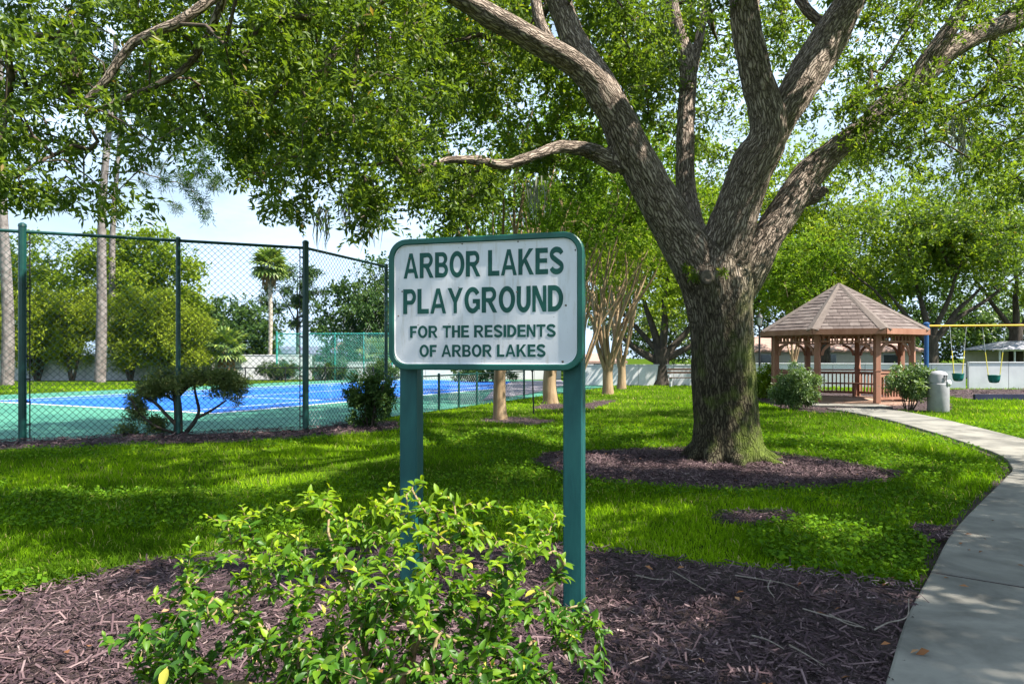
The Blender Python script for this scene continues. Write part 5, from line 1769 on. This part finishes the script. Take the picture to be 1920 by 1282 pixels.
# ------------------------------------------------------------------ the sign
SL_ = np.array([-.592, 3.31]); SR_ = np.array([.314, 3.06])
SW = float(np.linalg.norm(SR_ - SL_)); SA = math.atan2(SR_[1] - SL_[1], SR_[0] - SL_[0])
SZ0, SZ1 = 1.436, 2.056
SH = SZ1 - SZ0
SK = 1.28                                            # the sign is a four foot board standing about four metres away
sg = thing('park_sign', 'white playground name sign with green frame and letters on two green posts', 'sign', (SL_[0] * SK, SL_[1] * SK, EYE - EYE * SK), rotz=SA)
sg.scale = (SK, SK, SK)
# local frame: x along the sign, y away from the viewer, z up


def rrect(x0, z0, x1, z1, r, n=8):
    pts = []
    for cx_, cz_, a0 in ((x1 - r, z0 + r, -90), (x1 - r, z1 - r, 0), (x0 + r, z1 - r, 90), (x0 + r, z0 + r, 180)):
        for k_ in range(n + 1):
            a = math.radians(a0 + 90 * k_ / n)
            pts.append((cx_ + r * math.cos(a), cz_ + r * math.sin(a)))
    return pts


def ring_solid(outer, inner, y0, y1, bev=.004):
    """raised frame between two rounded outlines, front edges eased"""
    mb = MB()
    n_ = len(outer)
    def ins(poly, s):
        c = np.mean(np.array(poly), 0)
        A = np.array(poly)
        d = np.roll(A, -1, 0) - np.roll(A, 1, 0)
        nn = np.stack([d[:, 1], -d[:, 0]], 1); nn /= np.linalg.norm(nn, axis=1, keepdims=True)
        return A + nn * s
    loops = [([*map(tuple, outer)], y1), ([*map(tuple, outer)], y0 + bev), ([*map(tuple, ins(outer, -bev))], y0),
             ([*map(tuple, ins(inner, bev))], y0), ([*map(tuple, inner)], y0 + bev), ([*map(tuple, inner)], y1)]
    V = [(p[0], y, p[1]) for lp_, y in loops for p in lp_]
    Fc = []
    for k_ in range(len(loops)):
        k2 = (k_ + 1) % len(loops)
        for i in range(n_):
            j = (i + 1) % n_
            Fc.append((k_ * n_ + i, k_ * n_ + j, k2 * n_ + j, k2 * n_ + i))
    return mb.add(V, Fc)


BW = .027
ring_solid(rrect(0, SZ0, SW, SZ1, .088), rrect(BW, SZ0 + BW, SW - BW, SZ1 - BW, .066), 0.0, .052).build('frame', M['sign_green'], sg, local=True)
MB().extrude([(x, .012, z) for x, z in rrect(BW - .004, SZ0 + BW - .004, SW - BW + .004, SZ1 - BW + .004, .066)], (0, .03, 0)).build('panel', M['sign_face'], sg, local=True)
ring_solid(rrect(BW + .001, SZ0 + BW + .001, SW - BW - .001, SZ1 - BW - .001, .065), rrect(BW + .0035, SZ0 + BW + .0035, SW - BW - .0035, SZ1 - BW - .0035, .063), .007, .014, .0008).build('inner_trim', M['line_white'], sg, local=True)
PW = .089
for x0 in (.033, SW - .012 - PW):
    MB().box((x0 + PW / 2, .054 + PW / 2, (SZ1 - .08 + .25) / 2), (PW, PW, SZ1 - .08 - .25), bev=.006).build('post', M['post_green'], sg, local=True)


# letters ------------------------------------------------------------
def arc2(cx_, cy_, rx, ry, a0, a1, n=14):
    return [(cx_ + rx * math.cos(math.radians(a0 + (a1 - a0) * k_ / n)), cy_ + ry * math.sin(math.radians(a0 + (a1 - a0) * k_ / n))) for k_ in range(n + 1)]


def stroke(pts, w):
    P = np.array(pts)
    T = np.gradient(P, axis=0); T /= np.linalg.norm(T, axis=1, keepdims=True)
    N_ = np.stack([-T[:, 1], T[:, 0]], 1)
    w = np.broadcast_to(np.asarray(w, float), (len(P),))[:, None]
    return [tuple(p) for p in P + N_ * w / 2] + [tuple(p) for p in (P - N_ * w / 2)[::-1]]


def glyphs():
    g_ = {}
    g_['A'] = (1.0, [[(0, 0), (.215, 0), (.295, .22), (.705, .22), (.785, 0), (1, 0), (.61, 1), (.39, 1)], [(.35, .385), (.65, .385), (.5, .80)]])
    g_['L'] = (.73, [[(0, 0), (.73, 0), (.73, .195), (.262, .195), (.262, 1), (0, 1)]])
    g_['E'] = (.78, [[(0, 0), (.78, 0), (.78, .195), (.262, .195), (.262, .43), (.72, .43), (.72, .60), (.262, .60), (.262, .805), (.76, .805), (.76, 1), (0, 1)]])
    g_['F'] = (.72, [[(0, 0), (.262, 0), (.262, .41), (.64, .41), (.64, .58), (.262, .58), (.262, .805), (.72, .805), (.72, 1), (0, 1)]])
    g_['H'] = (.82, [[(0, 0), (.262, 0), (.262, .43), (.56, .43), (.56, 0), (.82, 0), (.82, 1), (.56, 1), (.56, .60), (.262, .60), (.262, 1), (0, 1)]])
    g_['I'] = (.262, [[(0, 0), (.262, 0), (.262, 1), (0, 1)]])
    g_['T'] = (.84, [[(.315, 0), (.525, 0), (.525, .805), (.84, .805), (.84, 1), (0, 1), (0, .805), (.315, .805)]])
    g_['N'] = (.82, [[(0, 0), (.2, 0), (.2, .65), (.61, 0), (.82, 0), (.82, 1), (.62, 1), (.62, .35), (.262, 1), (0, 1)]])
    g_['K'] = (.97, [[(0, 0), (.262, 0), (.262, .30), (.37, .465), (.70, 0), (.97, 0), (.515, .61), (.94, 1), (.66, 1), (.262, .56), (.262, 1), (0, 1)]])
    g_['Y'] = (.96, [[(.375, 0), (.585, 0), (.585, .42), (.96, 1), (.715, 1), (.48, .62), (.245, 1), (0, 1), (.375, .42)]])
    g_['D'] = (.88, [[(0, 0)] + arc2(.36, .5, .52, .5, -90, 90, 20) + [(0, 1)], [(.262, .195)] + arc2(.34, .5, .29, .305, -90, 90, 18) + [(.262, .805)]])
    g_['O'] = (.98, [arc2(.49, .5, .49, .52, 0, 354, 34), arc2(.49, .5, .245, .325, 0, 354, 34)])
    g_['U'] = (.83, [[(0, 1)] + arc2(.415, .40, .415, .42, 180, 360, 18) + [(.83, 1), (.575, 1)] + arc2(.41, .40, .165, .215, 360, 180, 16) + [(.262, 1)]])
    g_['P'] = (.83, [[(0, 0), (.262, 0), (.262, .37)] + arc2(.50, .685, .33, .315, -90, 90, 14) + [(0, 1)], [(.262, .54)] + arc2(.46, .685, .155, .145, -90, 90, 12) + [(.262, .805)]])
    g_['R'] = (.94, [[(0, 0), (.262, 0), (.262, .415), (.30, .415), (.39, .38), (.68, 0), (.94, 0), (.64, .40)] + arc2(.55, .71, .33, .29, -62, 90, 14) + [(0, 1)],
                     [(.262, .57)] + arc2(.51, .70, .155, .13, -90, 90, 12) + [(.262, .805)]])
    g_['B'] = (.87, [[(0, 0)] + arc2(.50, .285, .365, .285, -90, 58, 12) + arc2(.48, .745, .335, .255, -45, 90, 12) + [(0, 1)],
                     [(.262, .195)] + arc2(.48, .29, .165, .12, -90, 90, 10) + [(.262, .41)], [(.262, .585)] + arc2(.45, .71, .145, .125, -90, 90, 10) + [(.262, .835)]])
    g_['G'] = (.97, [arc2(.5, .5, .5, .52, 34, 316, 32) + [(.955, .135), (.955, .545), (.515, .545), (.515, .375), (.72, .375), (.72, .265)] + arc2(.5, .5, .255, .325, 312, 34, 28)])
    up = arc2(.425, .735, .315, .185, 8, 225, 22)
    lo = arc2(.425, .265, .325, .185, 45, -170, 22)
    path = np.array(up + lo)
    path = np.array([np.interp(np.linspace(0, 1, 60), np.linspace(0, 1, len(path)), path[:, k_]) for k_ in (0, 1)]).T
    for _ in range(3): path[1:-1] = (path[:-2] + 2 * path[1:-1] + path[2:]) / 4
    g_['S'] = (.85, [stroke([tuple(p) for p in path], .215)])
    return g_


GL = glyphs()
_letter_mesh = {}


def letter_mesh(ch_, sx, sz, key):
    if (ch_, key) in _letter_mesh: return _letter_mesh[(ch_, key)]
    cu_ = bpy.data.curves.new('letter', 'CURVE')
    cu_.dimensions = '2D'
    cu_.fill_mode = 'BOTH'
    cu_.extrude = .0005
    for cont in GL[ch_][1]:
        sp = cu_.splines.new('POLY')
        sp.points.add(len(cont) - 1)
        for p_, q_ in zip(sp.points, cont): p_.co = (q_[0] * sx, q_[1] * sz, 0, 1)
        sp.use_cyclic_u = True
    o = bpy.data.objects.new('tmp', cu_)
    link(o)
    dg = bpy.context.evaluated_depsgraph_get()
    me = bpy.data.meshes.new_from_object(o.evaluated_get(dg))
    bpy.data.objects.remove(o)
    me.transform(Matrix.Rotation(math.radians(90), 4, 'X'))
    me.materials.clear()
    me.materials.append(M['letter_green'])
    _letter_mesh[(ch_, key)] = me
    return me


def text_line(txt, u0, u1, zbase, cap, key):
    gap, space = .095, .40
    tot = 0
    for c_ in txt: tot += space if c_ == ' ' else GL[c_][0] + gap
    tot -= gap
    kx = (u1 - u0) * SW / tot
    x = u0 * SW
    for c_ in txt:
        if c_ == ' ':
            x += space * kx
            continue
        o = bpy.data.objects.new('letter', letter_mesh(c_, kx, cap, key))
        link(o, sg)
        o.location = (x, .0113, zbase)
        x += (GL[c_][0] + gap) * kx


text_line('ARBOR LAKES', .0796, .905, 1.8700, .119, 1)
text_line('PLAYGROUND', .077, .903, 1.7015, .118, 2)
text_line('FOR THE RESIDENTS', .1145, .8668, 1.588, .0565, 3)
text_line('OF ARBOR LAKES', .166, .817, 1.498, .0565, 4)
for px, py in [(895, 490), (1060, 572), (766, 484), (1078, 468), (1054, 690 - 12), (752, 546), (745, 592), (968, 547), (865, 456), (970, 452)]:
    kk = (px - CX) / F
    u_ = (3.31 * kk + .592) / (.906 + .25 * kk)
    D_ = 3.31 - .25 * u_
    z_ = EYE + (HY - py) / F * D_
    r_ = random.uniform(.0025, .0055)
    mb = MB()
    mb.lathe([(r_, 0), (r_ * .8, .0025), (r_ * .2, .004)], (0, 0, 0), 8)
    V = np.array(mb.v)
    mb.v = [(p[0] + u_ * SW, .0118 - p[2], p[1] + z_) for p in V]
    mb.build('screw', M['bolt'], sg, local=True)

# ------------------------------------------------------------------ twigs on the mulch
TW = [([(1262, 1092), (1290, 1108), (1322, 1132)], 'curved pale twig on the mulch just below the lawn edge, right of the sign post'),
      ([(1192, 1102), (1225, 1106), (1258, 1112)], 'short straight pale twig on the mulch nearest the right sign post'),
      ([(1378, 1100), (1420, 1105), (1470, 1116), (1498, 1130)], 'long pale twig on the mulch nearest the lawn edge'),
      ([(1445, 1112), (1440, 1125), (1452, 1148)], 'small bent twig crossing below the long twig near the lawn edge'),
      ([(1505, 1170), (1560, 1182), (1600, 1192), (1622, 1204)], 'upper of two long crossing twigs in the middle of the mulch'),
      ([(1555, 1176), (1590, 1196), (1618, 1204)], 'lower of two crossing twigs in the middle of the mulch'),
      ([(1640, 1210), (1665, 1195), (1700, 1185), (1704, 1150)], 'pale hooked twig reaching onto the sidewalk edge'),
      ([(1410, 1218), (1440, 1230), (1470, 1246)], 'short slanting twig low on the mulch, left of its neighbour'),
      ([(1480, 1238), (1510, 1258), (1545, 1275)], 'lowest slanting twig on the mulch at the picture bottom'),
      ([(640, 1258), (665, 1230), (700, 1215)], 'bent pale twig under the middle of the bush'),
      ([(480, 1150), (540, 1140), (600, 1146)], 'nearly straight pale twig under the left of the bush')]
for pts, lab in TW:
    P = np.array([[*Gp(*p), .07] for p in pts])
    P[:, 2] += rng.uniform(0, .02, len(P))
    P, R = smooth_path(P, .03, np.linspace(.0045, .0025, len(P)))
    o = MB().tube(P, R, 6).build('fallen_twig', M['dead_twig'], None)
    tag(o, lab, 'twig', 'fallen twigs on the mulch')

# ------------------------------------------------------------------ foreground bush
bb = np.array([-.46, 2.62, 0.0])
bush = thing('leafy_bush', 'bright green glossy leaved bush growing in front of the sign posts', 'bush', bb)
tips = [(205, 1190, 2.5), (225, 1240, 2.5), (260, 1140, 2.6), (300, 1110, 2.6), (270, 1190, 2.3), (320, 1180, 2.3), (350, 1150, 2.5), (400, 1110, 2.55), (380, 1030, 2.6), (420, 1000, 2.7), (300, 1250, 2.4), (215, 1195, 2.42), (240, 1215, 2.5), (232, 1110, 2.46), (300, 1075, 2.5), (285, 1160, 2.4), (345, 1040, 2.7), (385, 975, 2.72), (440, 945, 2.7), (360, 1120, 2.35), (500, 925, 2.72), (560, 905, 2.66), (620, 892, 2.66),
        (640, 930, 2.4), (700, 915, 2.62), (765, 885, 2.7), (820, 930, 2.6), (880, 935, 2.7), (935, 915, 2.74), (985, 945, 2.72), (1040, 960, 2.72), (1068, 985, 2.74), (1010, 1010, 2.55), (950, 990, 2.45),
        (1060, 1095, 2.55), (1110, 1125, 2.58), (1160, 1140, 2.6), (1085, 1150, 2.45), (1165, 1215, 2.5), (1155, 1255, 2.45), (1040, 1210, 2.35), (980, 1180, 2.28), (930, 1240, 2.25), (860, 1200, 2.2), (900, 1120, 2.25),
        (840, 1090, 2.3), (780, 1150, 2.2), (740, 1080, 2.25), (700, 1170, 2.2), (610, 1180, 2.2), (560, 1240, 2.2), (510, 1100, 2.3), (450, 1160, 2.25), (420, 1060, 2.4), (390, 1210, 2.3), (330, 1230, 2.35),
        (480, 1010, 2.5), (540, 980, 2.45), (590, 1040, 2.35), (660, 990, 2.35), (700, 1030, 2.3), (760, 980, 2.4), (820, 1000, 2.4), (880, 1030, 2.35), (960, 1080, 2.4), (1000, 1120, 2.3), (1020, 1270, 2.25), (820, 1260, 2.15), (620, 1110, 2.2), (560, 1150, 2.2),
        (470, 1250, 2.3), (700, 1265, 2.1), (750, 1220, 2.12), (880, 1270, 2.2), (960, 1290, 2.2), (1100, 1290, 2.35), (520, 1060, 2.7), (600, 960, 2.8), (720, 950, 2.85), (850, 960, 2.85), (930, 1030, 2.8)]
tips = np.array([Wp(*t_) for t_ in tips]) - np.array([0, 0, .03])
extra = tips[rng.integers(0, len(tips), 390)] + rng.normal(0, 1, (390, 3)) * np.array([.085, .11, .06]) - np.array([0, 0, .055])
extra2 = ellipsoid_points(170, bb + [-.02, -.1, .52], (.62, .32, .34), .5)
allt = np.vstack([tips, extra, extra2])
allt[:, 0] = -.46 + (allt[:, 0] + .46) * .88
allt[:, 2] = allt[:, 2] - np.maximum(0, allt[:, 2] - .9) * .5
allt = allt[allt[:, 2] > .12]
# keep the shoots on the viewer's side of the posts
allt[:, 1] = np.minimum(allt[:, 1], 2.86)
stems = []
for a_, e_ in [((-.08, 0), (-.62, -.1, .62)), ((-.02, .04), (-.25, .05, .82)), ((.03, 0), (.18, .05, .85)), ((.06, -.03), (.62, -.05, .66)), ((0, -.05), (.15, -.3, .55)), ((-.05, -.05), (-.35, -.28, .5)), ((.05, 0), (.5, -.2, .4)), ((-.06, 0), (-.7, -.15, .35))]:
    a = bb + [a_[0], a_[1], -.03]; e = bb + np.array(e_)
    m = a + (e - a) * .5 + np.array([0, 0, .10])
    stems.append(smooth_path(np.array([a, m, e]), .06, np.array([.017, .012, .006])))
bch = grow(np.vstack([p for p, r in stems]), np.concatenate([r for p, r in stems]), allt, .05, .0016, .10, .8)
V, Q, _ = join([tube_np(p, r, 7) for p, r in stems] + [tube_np(p, np.maximum(r, .0012), 5) for p, r in bch])
M['bush_stem'] = mat_noise('bush_stem', (0.16, 0.11, 0.055), (0.28, 0.21, 0.11), 20, 0.8, 0.3, 60, bdist=0.003)
np_obj('stems', V, Q, M['bush_stem'], bush, smooth=True)


def bush_leaf_mesh(rv, cup, curl, wide):
    """cupped pointed leaf, unit length along +x, folded on its midrib, tip curling down"""
    xs = [0, .12, .34, .58, .8, 1.0]
    ws = [.02, .17, .255, .25, .155, .0]
    V = []
    for x, w in zip(xs, ws):
        zc = -curl * x * x
        V += [(x, -w * wide, zc + cup * w * 1.6), (x, 0, zc), (x, w * wide, zc + cup * w * 1.6)]
    V = np.array(V)
    Fq = []
    for i in range(5):
        b0 = i * 3; b1 = b0 + 3
        Fq += [(b0, b1, b1 + 1, b0 + 1), (b0 + 1, b1 + 1, b1 + 2, b0 + 2)]
    return V, np.array(Fq)


LV = []
# broad oval leaves
for tone_ in (0.05, 0.18, 0.32, 0.46, 0.6, 0.76, 0.9, 1.0):
    for cup, curl, wide in ((.25, .18, 1.0), (.45, .32, .9)):
        V, Fq = bush_leaf_mesh(tone_, cup, curl, wide)
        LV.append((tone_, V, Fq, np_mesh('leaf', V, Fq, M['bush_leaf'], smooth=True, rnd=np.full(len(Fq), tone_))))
leaf_list = []
for p, r in bch:
    seg = np.diff(p, axis=0)
    ln = np.linalg.norm(seg, axis=1)
    s = np.concatenate([[0], np.cumsum(ln)])
    Lc = s[-1]
    if Lc < .03: continue
    gap = random.uniform(.017, .024)
    k_ = 0
    pos = Lc
    side0 = rng.normal(size=3)
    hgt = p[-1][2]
    while pos > max(0, Lc - .26):
        c = np.array([np.interp(pos, s, p[:, i]) for i in range(3)])
        i = min(len(seg) - 1, max(0, np.searchsorted(s, pos) - 1))
        T_ = seg[i] / max(ln[i], 1e-6)
        T_ = unit(T_ + rng.normal(0, .08, 3))
        side = side0 if k_ % 2 == 0 else np.cross(T_, side0)
        side = unit(side - T_ * np.dot(side, T_))
        # leaves turn their faces up to the light
        side = unit(side * np.array([1, 1, .45]))
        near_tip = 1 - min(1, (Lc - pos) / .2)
        size = .047 * (1 - .45 * max(0, near_tip - .8) / .2) * random.uniform(.72, 1.18)
        for sg_ in (1, -1):
            D_ = unit(T_ * random.uniform(.5, .9) + side * sg_ * .85 + np.array([0, 0, .08]) + rng.normal(0, .12, 3))
            up_ = np.array([0, 0, 1.0]) + rng.normal(0, .28, 3)
            S_ = unit(np.cross(up_, D_)); N_ = np.cross(D_, S_)
            tone_ = np.clip(.12 + .52 * near_tip * (0.15 + hgt) + .28 * max(0, hgt - .55) + rng.normal(0, .12), .03, .95)  # young tips yellower; low leaves coloured darker for shade inside the bush
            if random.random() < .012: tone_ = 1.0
            leaf_list.append((c, D_, S_, N_, size, tone_))
        pos -= gap * (1 + .4 * random.random())
        k_ += 1
cs = np.array([l[0] for l in leaf_list])
facing = np.array([abs(np.dot(l[3], unit(np.array([0, 0, EYE]) - l[0]))) for l in leaf_list])
szpx = np.array([l[4] for l in leaf_list]) / cs[:, 1] * (0.35 + facing)
# leaves nearest to the viewer and turned to him show largest
front = np.argsort(-(szpx - 0.012 * (cs[:, 1] - 2.2)))[:300]
front_set = set(front.tolist())
tones = np.array([v[0] for v in LV])
restV, restF, restR, nv = [], [], [], 0
for i, (c, D_, S_, N_, size, tone_) in enumerate(leaf_list):
    j = int(np.argmin(np.abs(tones - tone_)))
    j = (j // 2) * 2 + (i % 2)
    Rm = np.stack([D_, S_, N_], 1)
    if i in front_set:
        o = bpy.data.objects.new('leaf', LV[j][3])
        link(o, bush)
        mm = Matrix([[*(Rm[k2] * size), (c - bb)[k2]] for k2 in range(3)] + [[0, 0, 0, 1]])
        o.matrix_local = mm
    else:
        V = c + (LV[j][1] * size) @ Rm.T
        restV.append(V); restF.append(LV[j][2] + nv); nv += len(V)
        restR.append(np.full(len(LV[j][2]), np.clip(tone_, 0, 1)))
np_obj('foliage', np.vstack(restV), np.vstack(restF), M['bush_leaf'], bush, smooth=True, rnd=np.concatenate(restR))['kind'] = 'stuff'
print('bush leaves', len(leaf_list), 'shingle objects', n_sh)
print('tris', sum(len(o.data.polygons) * (2 if len(o.data.polygons) and len(o.data.polygons[0].vertices) == 4 else 1) for o in col.objects if o.type == 'MESH'))
